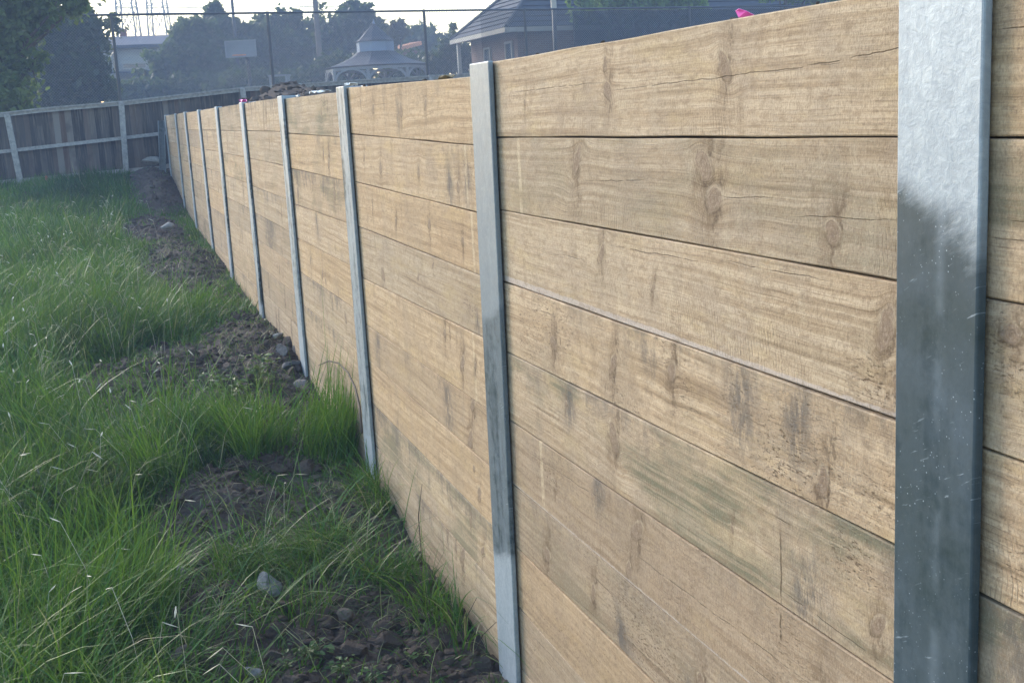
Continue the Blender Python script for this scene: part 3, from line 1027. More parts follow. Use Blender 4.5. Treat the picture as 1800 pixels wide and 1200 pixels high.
def ico(sub=1):
    t = (1 + 5 ** .5) / 2
    v = [(-1, t, 0), (1, t, 0), (-1, -t, 0), (1, -t, 0), (0, -1, t), (0, 1, t), (0, -1, -t), (0, 1, -t), (t, 0, -1), (t, 0, 1), (-t, 0, -1), (-t, 0, 1)]
    f = [(0, 11, 5), (0, 5, 1), (0, 1, 7), (0, 7, 10), (0, 10, 11), (1, 5, 9), (5, 11, 4), (11, 10, 2), (10, 7, 6), (7, 1, 8), (3, 9, 4), (3, 4, 2), (3, 2, 6), (3, 6, 8), (3, 8, 9), (4, 9, 5), (2, 4, 11), (6, 2, 10), (8, 6, 7), (9, 8, 1)]
    v = [np.array(p) / np.linalg.norm(p) for p in v]
    for _ in range(sub):
        cache, nf = {}, []

        def mid(a, b):
            k = (min(a, b), max(a, b))
            if k not in cache:
                p = v[a] + v[b]
                v.append(p / np.linalg.norm(p))
                cache[k] = len(v) - 1
            return cache[k]
        for a, b, c in f:
            ab, bc, ca = mid(a, b), mid(b, c), mid(c, a)
            nf += [(a, ab, ca), (b, bc, ab), (c, ca, bc), (ab, bc, ca)]
        f = nf
    return np.array(v), np.array(f)


I1, F1 = ico(1)
I2, F2 = ico(2)


def lump(center, size, r, V=I2, rough=.35):
    d = V.copy()
    k = np.zeros(len(V))
    for _ in range(7):
        ax = r.normal(size=3)
        ax /= np.linalg.norm(ax)
        k += r.uniform(-rough, rough) * np.clip(V @ ax - r.uniform(-.2, .7), 0, 1)
    for _ in range(7):      # chipped flats
        ax = r.normal(size=3)
        ax /= np.linalg.norm(ax)
        lim = r.uniform(.38, .8)
        dd = d @ ax
        d = d - np.clip(dd - lim, 0, None)[:, None] * ax
    d = d * (1 + k)[:, None]
    a = r.uniform(0, 6.28)
    rot = np.array([[math.cos(a), -math.sin(a), 0], [math.sin(a), math.cos(a), 0], [0, 0, 1]])
    return (d * np.asarray(size)) @ rot.T + np.asarray(center)


def clods(name, pts, sizes, mat, zf):
    V, Fc, b = [], [], 0
    r = np.random.default_rng(5)
    for (x, y), s in zip(pts, sizes):
        big = s > .022
        T, Fq = (I2, F2) if big else (I1, F1)
        V.append(lump((x, y, zf(x, y) + s * .25), (s * r.uniform(.8, 1.3), s * r.uniform(.8, 1.3), s * r.uniform(.55, .9)), r, T, .5))
        Fc.append(Fq + b)
        b += len(T)
    return tag(link(name, np_mesh(name, np.concatenate(V), np.concatenate(Fc), smooth=False), mat), kind='stuff')


cand = np.stack([rng.uniform(-3.4, .0, 60000), rng.uniform(2.6, 20, 60000)], 1)
dm = dirt_mask(cand[:, 0], cand[:, 1])
keep = (dm > .35) & (rng.random(60000) < dm * np.where(cand[:, 1] < 8, 1.0, .5))
cand = cand[keep][:7500]
cz = {}
zz_ = field_z(cand[:, 0], cand[:, 1])
for p, z in zip(cand, zz_):
    cz[(p[0], p[1])] = z
sz = np.exp(rng.normal(-4.75, .62, len(cand)))
sz = np.clip(sz, .004, .05)
clods('soil_clods', [tuple(p) for p in cand], sz, M['soil'], lambda x, y: cz[(x, y)])
cand = np.stack([rng.uniform(.12, 1.7, 2600), rng.uniform(1.0, 20, 2600)], 1)
zz_ = fill_z(cand[:, 0], cand[:, 1])
cz2 = {(p[0], p[1]): z for p, z in zip(cand, zz_)}
clods('bank_clods', [tuple(p) for p in cand], np.clip(np.exp(rng.normal(-4.1, .6, len(cand))), .006, np.clip(.012 * (cand[:, 1] - 2.5), .007, .07)), M['soil'], lambda x, y: cz2[(x, y)])
# crumbs lying on the top edge of the sleepers
pts, szs = [], []
for _ in range(170):
    y = rng.uniform(1.6, 19.5) if rng.random() < .6 else rng.uniform(11, 17)
    pts.append((rng.uniform(.01, .07), y))
    szs.append(float(np.clip(np.exp(rng.normal(-5.1, .55)), .003, .02) * (.55 + .45 * min(1, max(0, y - 3) / 4) + max(0, y - 9) * .09)))


def wall_top(x, y):
    for i in range(1, 10):
        y0, y1 = POST[i - 1][0], POST[i][0]
        if y <= y1:
            u = (y - y0) / (y1 - y0)
            return JT[i][0][1] * (1 - u) + JT[i][0][0] * u
    return 1.78


clods('soil_crumbs', pts, szs, M['soil'], wall_top)


def stone(px, py, size, mat, label, name='stone', cat='stone', group=None, seed=0, dz=.0):
    p = on_ground(px, py)
    z = float(field_z(np.array([p[0]]), np.array([p[1]]))[0])
    r = np.random.default_rng(100 + seed)
    V = lump((0, 0, 0), size, r, I2, .3)
    o = link(name, np_mesh(name, V, F2, smooth=False), mat, None, (p[0], p[1], z + size[2] * .35 + dz))
    return tag(o, label, cat, group)


stone(478, 1056, (.030, .052, .042), M['stone'], 'pale upright stone lodged in the grass between two patches of dug soil', seed=1, dz=.025)
stone(320, 1022, (.042, .034, .026), M['stone'], 'mottled pale grey stone lying in grass just above the lowest soil patch', seed=2, dz=.02)
stone(330, 1192, (.06, .04, .035), M['stone_brown'], 'brown earthy stone at the bottom of the tall grass', seed=3, dz=.015)
stone(480, 1158, (.038, .03, .03), M['stone_brown'], 'dark brown stone in the bare soil at the bottom, beside a grass stalk', seed=4, dz=.01)
stone(443, 1197, (.04, .03, .018), M['stone'], 'flat pale stone at the very bottom edge of the soil', seed=5, dz=.005)
stone(608, 1098, (.05, .04, .03), M['stone_brown'], 'rounded brown stone in dark soil below the pale upright stone', seed=6, dz=.01)
ROCKS = [(488, 622, .07, 'pale', 'topmost pale rock of the rubble heap at the fourth post foot'), (500, 650, .085, 'grey', 'large grey rock on the grass side of the rubble heap'),
         (521, 640, .07, 'grey', 'grey rock tucked behind the foot of the post in the rubble heap'), (517, 668, .08, 'grey', 'grey rock in the middle of the rubble heap under the post foot'),
         (504, 682, .055, 'brown', 'small brown rock low in the rubble heap beside grass'), (530, 690, .065, 'grey', 'lowest grey rock of the rubble heap, nearest the timber wall'),
         (545, 680, .045, 'brown', 'small brown rock touching the sleepers below the post foot')]
for j, (px, py, s, k, lab) in enumerate(ROCKS):
    stone(px, py, (s * .9, s * .7, s * .62), M[{'pale': 'stone', 'grey': 'stone_grey', 'brown': 'stone_brown'}[k]], lab, 'rock', 'rock', 'rubble rocks at the post foot', 20 + j, -.005)
stone(296, 426, (.10, .08, .05), M['stone'], 'pale stone on top of the soil mound halfway along the wall', seed=40, dz=.10)
stone(265, 309, (.17, .10, .07), M['stone'], 'pale slab on the soil heap at the far end of the wall', 'slab', 'stone', seed=41, dz=.10)


def scrap(name, p, w, mat, label, cat, seed, up=.3):
    """crumpled sheet with a little thickness"""
    r = np.random.default_rng(seed)
    n = 7
    V, Fc = [], []
    for a in range(n):
        for b in range(n):
            u, v = a / (n - 1) - .5, b / (n - 1) - .5
            V.append((v * w[1] * .9 + r.normal() * w[1] * .05, u * w[0] + r.normal() * w[0] * .03, abs(math.sin(u * 5 + v * 3 + seed)) * w[2] + r.uniform(0, up) * w[2]))
    for a in range(n - 1):
        for b in range(n - 1):
            Fc.append((a * n + b, a * n + b + 1, (a + 1) * n + b + 1, (a + 1) * n + b))
    o = link(name, np_mesh(name, np.array(V), Fc), mat, None, p)
    m = o.modifiers.new('thick', 'SOLIDIFY')
    m.thickness = .0025
    return tag(o, label, cat)


def on_fill(px, py, x):
    p = on_x(px, py, x)
    return (p[0], p[1], max(p[2] - .012, float(fill_z(np.array(p[0]), np.array(p[1])))))


scrap('plastic_scrap', on_fill(560, 161, .16), (.24, .10, .014), M['white_scrap'], 'long flat scrap of white plastic on soil behind the sleepers', 'plastic scrap', 3)
scrap('plastic_scrap', on_fill(617, 148, .16), (.07, .06, .016), M['white_scrap'], 'small white scrap on the soil near the tall third post', 'plastic scrap', 4)
scrap('dry_leaf', on_fill(785, 134, .1), (.075, .045, .014), M['straw'], 'curled dry leaf hanging over the sleeper top by the second post', 'leaf', 5)
tp = [on_x(px, py, x) for px, py, x in ((1293, 20, .02), (1299, 16, .02), (1312, 20, .03), (1326, 27, .045), (1322, 33, .045), (1298, 31, .02))]
tm_ = MB()
tm_.add(tp + [p + np.array([.002, .004, .001]) for p in tp], [(0, 1, 2, 5), (2, 3, 4, 5), (11, 8, 7, 6), (11, 10, 9, 8)] + [(i_, (i_ + 1) % 6, (i_ + 1) % 6 + 6, i_ + 6) for i_ in range(6)])
tag(tm_.build('marker_tape', M['pink']), 'bright pink marker tape on top of the nearest long sleeper', 'marker tape')
scrap('marker_tape', tuple(on_x(428, 181, .02)), (.10, .05, .022), M['pink'], 'pink marker tape tied at the top of a distant steel post', 'marker tape', 7)

# ------------------------------------------------------------------ grass
def blades(name, roots, n_per, len_fn, wid_fn, mat, segs=4, lean=.55, seed=1, tone_fn=None, spread=.04, kind='stuff'):
    r = np.random.default_rng(seed)
    nR = len(roots)
    idx = np.repeat(np.arange(nR), n_per)
    n = len(idx)
    base = roots[idx].copy()
    ang = r.uniform(0, 2 * np.pi, n)
    rad = np.abs(r.normal(0, spread, n))
    base[:, 0] += np.cos(ang) * rad
    base[:, 1] += np.sin(ang) * rad
    ok = base[:, 0] < -.012
    base, ang, idx = base[ok], ang[ok], idx[ok]
    n = len(base)
    base[:, 2] = field_z(base[:, 0], base[:, 1]) - .01
    L = len_fn(base, r)
    Wd = wid_fn(base, r)
    ang2 = ang + r.normal(0, .7, n)
    # a shared drift makes the sward lie over in places
    drift = fbm(base[:, 0] * 1.3, base[:, 1] * 1.3, 77, 2) * 9
    ln = np.clip(np.abs(r.normal(lean, .28, n)), .04, 1.5)
    dx = np.cos(ang2) * ln + np.cos(drift) * .25
    dy = np.sin(ang2) * ln + np.sin(drift) * .25
    # nothing leans through the wall
    lim = np.clip(-base[:, 0] / np.maximum(L, .01), .02, 3)
    dx = np.minimum(dx, lim)
    side = np.stack([-np.sin(ang2 + r.normal(0, .8, n)), np.cos(ang2 + r.normal(0, .8, n)), np.zeros(n)], 1)
    rows = []
    droop = r.uniform(.2, 1.5, n) ** 1.4
    for s in range(segs + 1):
        t = s / segs
        hor = t ** 1.6
        z = L * (t - .55 * droop * ln * t ** 2.6)
        c = base + np.stack([dx * L * hor, dy * L * hor, z], 1)
        w = Wd * (1 - t ** 1.8) * .5 + (.0002 if s < segs else 0)
        if s < segs:
            rows.append(c - side * w[:, None])
            rows.append(c + side * w[:, None])
        else:
            rows.append(c)
    k = len(rows)
    V = np.stack(rows, 1).reshape(-1, 3)
    o = np.arange(n)[:, None] * k
    tris = []
    for s in range(segs - 1):
        a, b, c, d = 2 * s, 2 * s + 1, 2 * s + 3, 2 * s + 2
        tris += [(a, b, c), (a, c, d)]
    tris.append((2 * segs - 2, 2 * segs - 1, 2 * segs))
    Fc = (o[:, :, None] + np.array(tris)[None]).reshape(-1, 3)
    tone = tone_fn(base, r) if tone_fn else r.random(n)
    C = np.repeat(np.stack([tone, r.random(n), r.random(n)], 1), k, 0)
    return tag(link(name, np_mesh(name, V, Fc, C, smooth=True), mat), kind=kind)


def visible(x, y, slack=60):
    p = np.stack([x, y, base_z(x, y) + .15], -1) - CAM
    zc = p @ F_
    px = 900 + F_PX * (p @ R_) / zc
    py = 600 - F_PX * (p @ U_) / zc
    return (zc > .5) & (px > -620) & (px < 1800 + slack) & (py < 1200 + slack * 5)


def scatter(n, y0, y1, x0=-5.2, seed=3):
    r = np.random.default_rng(seed)
    x, y = r.uniform(x0, -.015, n), r.uniform(y0, y1, n)
    k = visible(x, y)
    return np.stack([x[k], y[k], np.zeros(k.sum())], 1)


def near_wall_shortening(b):
    return np.clip((-b[:, 0]) / .55, .35, 1)


def sward_h(b):
    return .55 + .9 * fbm(b[:, 0] * 1.1 + 3, b[:, 1] * 1.1, 88, 3)


def len_field(b, r):
    n = len(b)
    L = np.exp(r.normal(-1.62, .38, n)) * sward_h(b)
    L *= np.clip((-b[:, 0] - .05) / .9, .38, 1.0)
    L *= 1 - .62 * near_dirt(b[:, 0], b[:, 1])
    L *= np.where(b[:, 1] > 9, np.clip(1.1 - (b[:, 1] - 9) * .05, .5, 1), 1.)
    return np.clip(L, .03, .5)


def tone_field(b, r):
    t = -.06 + .95 * fbm(b[:, 0] * 1.5, b[:, 1] * .9, 44, 3) + r.normal(0, .16, len(b))
    t = np.where(r.random(len(b)) < .05, r.uniform(.84, 1., len(b)), np.clip(t, 0, .84))
    return t


def drop_dirt(p, seed, keep=.09):
    r = np.random.default_rng(seed)
    d = dirt_mask(p[:, 0], p[:, 1])
    return p[r.random(len(p)) > d * (1 - keep)]


P = drop_dirt(scatter(15000, 2.2, 7.5, -4.6, 21), 1)
blades('near_grass', P, 11, len_field, lambda b, r: np.clip(np.exp(r.normal(-5.30, .42, len(b))), .002, .013), M['grass'], 5, .62, 31, tone_field, .035)
P = drop_dirt(scatter(25000, 7.0, 13.5, -6.6, 22), 2)
blades('grass', P, 8, len_field, lambda b, r: r.uniform(.004, .010, len(b)), M['grass'], 4, .55, 32, tone_field, .05)
P = drop_dirt(scatter(22000, 13.0, 20.5, -8.0, 23), 3)
blades('far_grass', P, 6, len_field, lambda b, r: r.uniform(.006, .012, len(b)), M['grass'], 3, .4, 33, tone_field, .06)


def tussock_roots(spots):
    out = []
    r = np.random.default_rng(55)
    for px, py, rad, n in spots:
        c = on_ground(px, py)
        a, q = r.uniform(0, 6.28, n), rad * np.sqrt(r.random(n))
        out.append(np.stack([np.minimum(c[0] + np.cos(a) * q, -.02), c[1] + np.sin(a) * q * 1.3, np.zeros(n)], 1))
    return np.concatenate(out)


# rank tussocks: by the wall, at the near corner, between the soil patches
T1 = tussock_roots([(330, 790, .18, 36), (280, 860, .16, 36), (40, 1080, .25, 50), (130, 1150, .2, 46), (20, 640, .4, 40), (150, 560, .4, 40), (300, 560, .3, 30), (590, 800, .13, 46), (620, 790, .10, 30), (570, 770, .12, 26), (225, 1090, .22, 60), (180, 1010, .2, 40), (450, 800, .2, 50), (60, 900, .25, 50), (110, 760, .3, 50)])
blades('tall_grass', T1, 11, lambda b, r: np.exp(r.normal(-1.25, .33, len(b))), lambda b, r: r.uniform(.003, .007, len(b)), M['grass'], 6, .42, 34,
       lambda b, r: np.clip(r.normal(.60, .12, len(b)), .1, .84), .03)
T2 = tussock_roots([(560, 965, .10, 13), (480, 1005, .12, 15), (420, 1012, .10, 10), (620, 965, .08, 9), (700, 1010, .10, 8), (790, 1110, .12, 9), (660, 1040, .12, 9), (300, 1180, .14, 18), (560, 1010, .14, 14),
                     (430, 1130, .10, 5), (540, 1080, .12, 7), (750, 1060, .06, 7), (680, 900, .06, 10), (660, 870, .06, 12)])
blades('lying_grass', T2, 13, lambda b, r: np.exp(r.normal(-1.55, .35, len(b))), lambda b, r: r.uniform(.0025, .0058, len(b)), M['grass'], 6, .95, 35,
       lambda b, r: np.where(r.random(len(b)) < .12, r.uniform(.85, 1, len(b)), np.clip(r.normal(.42, .15, len(b)), .05, .8)), .05)
# dry litter on the rubble and the dug soil
P = scatter(5200, 2.8, 14, -3.0, 29)
P = P[dirt_mask(P[:, 0], P[:, 1]) > .25][:1500]
blades('dry_litter', P, 3, lambda b, r: np.exp(r.normal(-2.5, .4, len(b))), lambda b, r: r.uniform(.0015, .004, len(b)), M['grass'], 3, 1.3, 36,
       lambda b, r: np.where(r.random(len(b)) < .5, r.uniform(.84, 1, len(b)), r.uniform(.2, .6, len(b))), .05)

# seed heads on thin stalks over the sward
def seed_heads():
    r = np.random.default_rng(66)
    p = np.concatenate([drop_dirt(scatter(330, 3.2, 8, -3.2, 61), 4), drop_dirt(scatter(900, 8, 17, -5.5, 62), 5)])
    p = p[p[:, 0] < -.5]
    V, Fc, b = [], [], 0
    z0 = field_z(p[:, 0], p[:, 1])
    for (x, y, _), z in zip(p, z0):
        h = r.uniform(.22, .42) * (1.0 if y < 12 else .8)
        a = r.uniform(0, 6.28)
        l = r.uniform(.1, .5) * h
        top = np.array([x + math.cos(a) * l, y + math.sin(a) * l, z + h])
        m = np.array([x + math.cos(a) * l * .35, y + math.sin(a) * l * .35, z + h * .6])
        tip = top + np.array([math.cos(a) * .05, math.sin(a) * .05, r.uniform(-.03, .03)])
        k = .9 + y * .09
        for q0, q1, w0, w1 in ((np.array([x, y, z]), m, .0012, .001), (m, top, .001, .001), (top, (top + tip) / 2, .0012 * k, .0032 * k), ((top + tip) / 2, tip, .0032 * k, .0006)):
            s = np.array([R_[0], R_[1], 0])
            s2 = np.array([-R_[1], R_[0], 0])
            for c, w in ((q0, w0), (q1, w1)):
                V.extend([c + s * w, c - s * .5 * w + s2 * w, c - s * .5 * w - s2 * w])
            for e in range(3):
                f = (e + 1) % 3
                Fc.append((b + e, b + f, b + 3 + f, b + 3 + e))
            b += 6
    return tag(link('seed_heads', np_mesh('seed_heads', np.array(V), Fc), M['flower']), kind='stuff')


seed_heads()


def weed(name, px, py, label, n, size, seed, h=.05, group='low broad-leaved weeds in the dug soil', mat='weed', dzf=0.):
    """rosette of broad leaves, each a cupped five-cornered leaf on a stalk"""
    r = np.random.default_rng(seed)
    c = on_ground(px, py)
    z = float(field_z(np.array([c[0]]), np.array([c[1]]))[0])
    V, Fc, C, b = [], [], [], 0
    for _ in range(n):
        a = r.uniform(0, 6.28)
        d = abs(r.normal(0, .6)) * size * 2.6
        hh = r.uniform(.3, 1.0) * h
        o = np.array([math.cos(a) * d, math.sin(a) * d, hh])
        dr = np.array([math.cos(a + r.normal(0, .6)), math.sin(a + r.normal(0, .6)), r.uniform(-.3, .5)])
        sd = np.array([-dr[1], dr[0], r.uniform(-.4, .4)])
        s = size * r.uniform(.5, 1.2)
        up = np.array([0, 0, .25 * s])
        V += [o, o + dr * s * .5 + sd * s * .42 + up, o + dr * s * 1.1 + sd * s * .25 + up * .3, o + dr * s * 1.35 - up * .4, o + dr * s * 1.1 - sd * s * .25 + up * .3, o + dr * s * .5 - sd * s * .42 + up, o + dr * s * .7]
        Fc += [(b, b + 1, b + 6), (b + 1, b + 2, b + 6), (b + 2, b + 3, b + 6), (b + 3, b + 4, b + 6), (b + 4, b + 5, b + 6), (b + 5, b, b + 6)]
        w = .0012
        V += [np.array([0, 0, -.02]), np.array([w, w, -.02]), o]
        Fc += [(b + 7, b + 8, b + 9)]
        C += [[r.random(), 0, 0]] * 10
        b += 10
    o = link(name, np_mesh(name, np.array(V), np.array(Fc), np.array(C)), M[mat], None, (c[0], c[1], z))
    return tag(o, label, 'weed', group)


for j, (px, py, n, s, lab) in enumerate([(545, 1165, 60, .017, 'grey-green broad-leaved weed spreading over dark soil at the bottom edge'), (600, 1185, 44, .018, 'small weed next to the largest bottom weed, towards the timber wall'),
                                          (655, 1190, 30, .017, 'sparse weed in dark soil just clear of the sleeper base'), (505, 1185, 22, .015, 'small weed beside the dark brown stone'),
                                          (740, 1165, 22, .016, 'weed seedling close under the lowest visible sleeper'), (690, 1120, 30, .016, 'dull weed among dry stalks near the wall foot'),
                                          (720, 930, 36, .02, 'green weed at the wall below the third post'), (590, 925, 26, .017, 'weed on the soil beside the large grass tussock')]):
    weed('weed', px, py, lab, n, s, 200 + j)
for j, (px, py, n, s, h, lab) in enumerate([(460, 690, 90, .030, .20, 'yellow-green leafy plant standing in front of the rubble heap'), (415, 720, 80, .032, .18, 'yellow-green leafy plant between the rubble and tall grass'),
                                             (375, 690, 46, .028, .14, 'smaller leafy plant on the rubble patch'), (270, 760, 40, .024, .16, 'leafy sprig rising from the grass below the rubble patch')]):
    weed('leafy_plant', px, py, lab, n, s, 240 + j, h, 'yellow-green leafy plants by the rubble', 'weed')

# a bent dry stem leaning on the sleepers and two short straws against the wall
m = MB()
pp = [on_x(px, py, x) for px, py, x in ((560, 642, -.03), (578, 634, -.03), (595, 638, -.025), (612, 655, -.03), (624, 680, -.05), (632, 715, -.08), (636, 760, -.12))]
m.tube(pp, [.0025, .004, .0045, .005, .005, .006, .006], 6)
o = m.build('bent_straw', M['stem'], None, True)
tag(o, 'thin dark dry stem arching against the sleepers beside the rubble heap', 'stem')
for px0, py0, px1, py1, lab in ((742, 850, 740, 965, 'tallest green stalk standing against the lowest sleepers'), (873, 1092, 838, 1140, 'short dark stalk crossing the foot of the second post'),
                                 (838, 1050, 815, 1120, 'dark stalk leaning on the lowest sleeper near the second post')):
    m = MB()
    a, b = on_x(px1, py1, -.05), on_x(px0, py0, -.03)
    m.tube([a - np.array([0, 0, .06]), a, (a + b) / 2 + np.array([-.01, .01, 0]), b], [.002, .002, .0018, .0008], 5)
    tag(m.build('stalk', M['stem'], None, True), lab, 'stalk', 'stalks against the wall foot')

# ------------------------------------------------------------------ paling fence across the end
FY = 20.6
pf = empty('paling_fence', (-1, FY, .9), 'weathered dark paling fence with pale rails crossing beyond the wall end', 'fence')


def pl(px, py, y=FY):
    return on_y(px, py, y)


top_px = [(-60, 206), (70, 191), (220, 178), (430, 154), (600, 143), (820, 130), (900, 124)]
TOP = np.array([pl(*q) for q in top_px])
bot = lambda x: np.interp(x, [-4, -2.56, -.66, -.12, 1, 6], [.80, .86, .92, .93, 1.15, 1.6])
topz = lambda x: np.interp(x, TOP[:, 0], TOP[:, 2])
midz = lambda x: np.interp(x, [-4, -2.5, -.06, 1.5, 6], [1.28, 1.35, 1.5, 1.62, 1.9])
x = TOP[0, 0]
j = 0
while x < 5.9:
    w = random.uniform(.093, .102)
    z1, z0 = float(topz(x)) - random.uniform(.03, .05), float(bot(x)) - .02
    ov = .0155 if j % 2 else 0
    me = MB()
    # paling with a slightly split, uneven top
    me.hexa([(0, 0, z0 - 1.4), (w, 0, z0 - 1.4), (w, .014, z0 - 1.4), (0, .014, z0 - 1.4), (0, 0, z1 - 1.4 + random.uniform(-.012, .012)), (w, 0, z1 - 1.4 + random.uniform(-.012, .012)), (w, .014, z1 - 1.4), (0, .014, z1 - 1.4)])
    o = link('paling', me.mesh('paling'), M['paling'], pf, (x, FY + .045 + ov, 1.4))
    o['seed'] = random.random()
    x += w - random.choice([.004, .006, .010, .014])
    j += 1
m = MB()
for a, b in zip(TOP[:-1], TOP[1:]):
    m.beam(a + (0, .01, -.035), b + (0, .01, -.035), .075, .06)
    m.beam(a + (0, .02, -.002), b + (0, .02, -.002), .15, .022)
m.build('top_rail', M['rail'], pf)
m = MB()
xs_ = [-3.0, -1.6, -.72, -.06, 1.2, 5.9]
for a, b in zip(xs_[:-1], xs_[1:]):
    m.beam((a, FY, midz(a)), (b, FY, midz(b)), .07, .055)
m.build('middle_rail', M['rail'], pf)
m = MB()
for a, b in zip([-4, -2.56, -.66, -.12], [-2.56, -.66, -.12, 1.0]):
    m.beam((a, FY + .02, bot(a) + .015), (b, FY + .02, bot(b) + .015), .03, .07)
m.build('plinth', M['plinth'], pf)
for (a, b, lab) in (((213, 181), (222, 306), None), ((12, 200), (38, 326), 'leaning fence post half under the tree'), ((426, 156), (432, 200), None), ((757, 132), (760, 160), None)):
    m = MB()
    t_, f_ = pl(*a, FY - .07), pl(*b, FY - .07)
    m.beam(f_ - (0, 0, .1), t_, .09, .09, (1, 0, 0))
    o = m.build('fence_post', M['rail'], pf)
    bevel(o, .008, 1)
    if lab:
        o['label'] = lab

# end post standing just off the wall
ep = empty('end_post', (-.18, 20.0, .8), 'short blue-grey galvanised steel post standing off the wall end', 'steel post')
pb, pt = on_y(285, 303, 20.0), on_y(283, 212, 20.0)
m = MB()
hx = .045
for (cx, sx, sy) in ((-hx, .01, .10), (hx, .01, .10)):
    m.hexa([(pb[0] + cx - sx / 2, 19.95, pb[2] - .2), (pb[0] + cx + sx / 2, 19.95, pb[2] - .2), (pb[0] + cx + sx / 2, 20.05, pb[2] - .2), (pb[0] + cx - sx / 2, 20.05, pb[2] - .2),
            (pt[0] + cx - sx / 2, 19.95, pt[2]), (pt[0] + cx + sx / 2, 19.95, pt[2]), (pt[0] + cx + sx / 2, 20.05, pt[2]), (pt[0] + cx - sx / 2, 20.05, pt[2])])
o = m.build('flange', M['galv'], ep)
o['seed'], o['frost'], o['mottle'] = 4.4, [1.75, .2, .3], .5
m = MB()
m.hexa([(pb[0] - hx + .005, 19.995, pb[2] - .2), (pb[0] + hx - .005, 19.995, pb[2] - .2), (pb[0] + hx - .005, 20.005, pb[2] - .2), (pb[0] - hx + .005, 20.005, pb[2] - .2),
        (pt[0] - hx + .005, 19.995, pt[2] - .003), (pt[0] + hx - .005, 19.995, pt[2] - .003), (pt[0] + hx - .005, 20.005, pt[2] - .003), (pt[0] - hx + .005, 20.005, pt[2] - .003)])
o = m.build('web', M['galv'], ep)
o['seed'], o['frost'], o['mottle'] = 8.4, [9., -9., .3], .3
m = MB()
bp = on_y(80, 318, 20.35)
m.box(bp, (.07, .05, .06))
m.box(bp + (.02, -.01, .05), (.035, .03, .05), np.array([(1, .2, .3), (-.2, 1, 0), (-.3, 0, 1)]))
tag(bevel(m.build('toy_scrap', M['red_bits']), .01), 'small red and pale scrap at the foot of the paling fence', 'scrap')

# ------------------------------------------------------------------ chain-link fence behind
cf = empty('chain_link_fence', (0, 27, 1), 'tall wire mesh court fence on thin dark posts behind the paling fence', 'wire fence')


def cl_depth(px):
    return 25 * 206 / (206 - 48 * (px - 85) / 1295)


def cl_top(px):
    return at_depth(px, 28 - 17 * (px - 85) / 1295, cl_depth(px))


cA, cB = cl_top(-60), cl_top(1700)
cdir = (cB - cA) / np.linalg.norm(cB - cA)
hdir = np.array([cdir[0], cdir[1], 0]) / np.hypot(cdir[0], cdir[1])
cL = np.linalg.norm((cB - cA)[:2])
CH = 3.1


def c_at(s, h):
    p = cA + (cB - cA) * (s / cL)
    return p + np.array([0, 0, h - CH])


def s_of(px):
    p = cl_top(px)
    return float(np.dot((p - cA)[:2], hdir[:2]))


m = MB()
m.tube([c_at(0, CH), c_at(cL, CH)], .024, 8)
m.build('top_rail', M['steel_dark'], cf)
for px in (-40, 195, 470, 745, 922, 1212, 1500):
    m = MB()
    s = s_of(px)
    m.tube([c_at(s, -.3), c_at(s, CH + .03)], .034, 8)
    m.build('fence_post', M['steel_dark'], cf)
# the woven wire
m = MB()
st, wr = .062, .0027
nrm = np.cross(hdir, (0, 0, 1))
V, Fc, b = [], [], 0
for sg in (1, -1):
    q = -CH
    while q < cL + CH:
        s0, s1 = (q, q + CH) if sg > 0 else (q + CH, q)
        h0, h1 = 0.0, CH
        # clip to the fence
        u0, u1 = 0., 1.
        for lim, side in ((0, 0), (cL, 1)):
            ds = s1 - s0
            tt = (lim - s0) / ds
            if (ds > 0) == (side == 0):
                u0 = max(u0, tt)
            else:
                u1 = min(u1, tt)
        if u1 > u0:
            a_, b_ = c_at(s0 + (s1 - s0) * u0, CH * u0), c_at(s0 + (s1 - s0) * u1, CH * u1)
            t_ = (b_ - a_) / np.linalg.norm(b_ - a_)
            w1 = np.cross(t_, nrm)
            for p in (a_, b_):
                V += [p + w1 * wr + nrm * .004 * sg, p - w1 * wr * .5 + nrm * (wr * .87 + .004 * sg), p - w1 * wr * .5 - nrm * (wr * .87 - .004 * sg)]
            for e in range(3):
                f = (e + 1) % 3
                Fc.append((b + e, b + f, b + 3 + f, b + 3 + e))
            b += 6
        q += st * 1.0
o = link('wire_mesh', np_mesh('wire_mesh', np.array(V), Fc), M['wire'], cf)
o['kind'] = 'stuff'
for (p0, p1, mat, off, h1) in ((845, 1010, 'cloth_thin', -.05, CH - .02), (1008, 1690, 'cloth', -.06, CH - .03)):
    m = MB()
    a_, b_ = s_of(p0), s_of(p1)
    n_ = 24
    V, Fc = [], []
    for k in range(n_ + 1):
        s = a_ + (b_ - a_) * k / n_
        sag = .02 * math.sin(k * 1.7) + (.012 if k % 2 else 0)
        wav = nrm * (off + .015 * math.sin(k * 2.3))
        V += [c_at(s, .05) + wav, c_at(s, h1 - abs(sag)) + wav]
    for k in range(n_):
        Fc.append((2 * k, 2 * k + 2, 2 * k + 3, 2 * k + 1))
    o = link('shade_cloth', np_mesh('shade_cloth', np.array(V), Fc), M[mat], cf)
    if mat == 'cloth_thin':
        o['label'] = 'thin see-through end of the dark shade cloth'

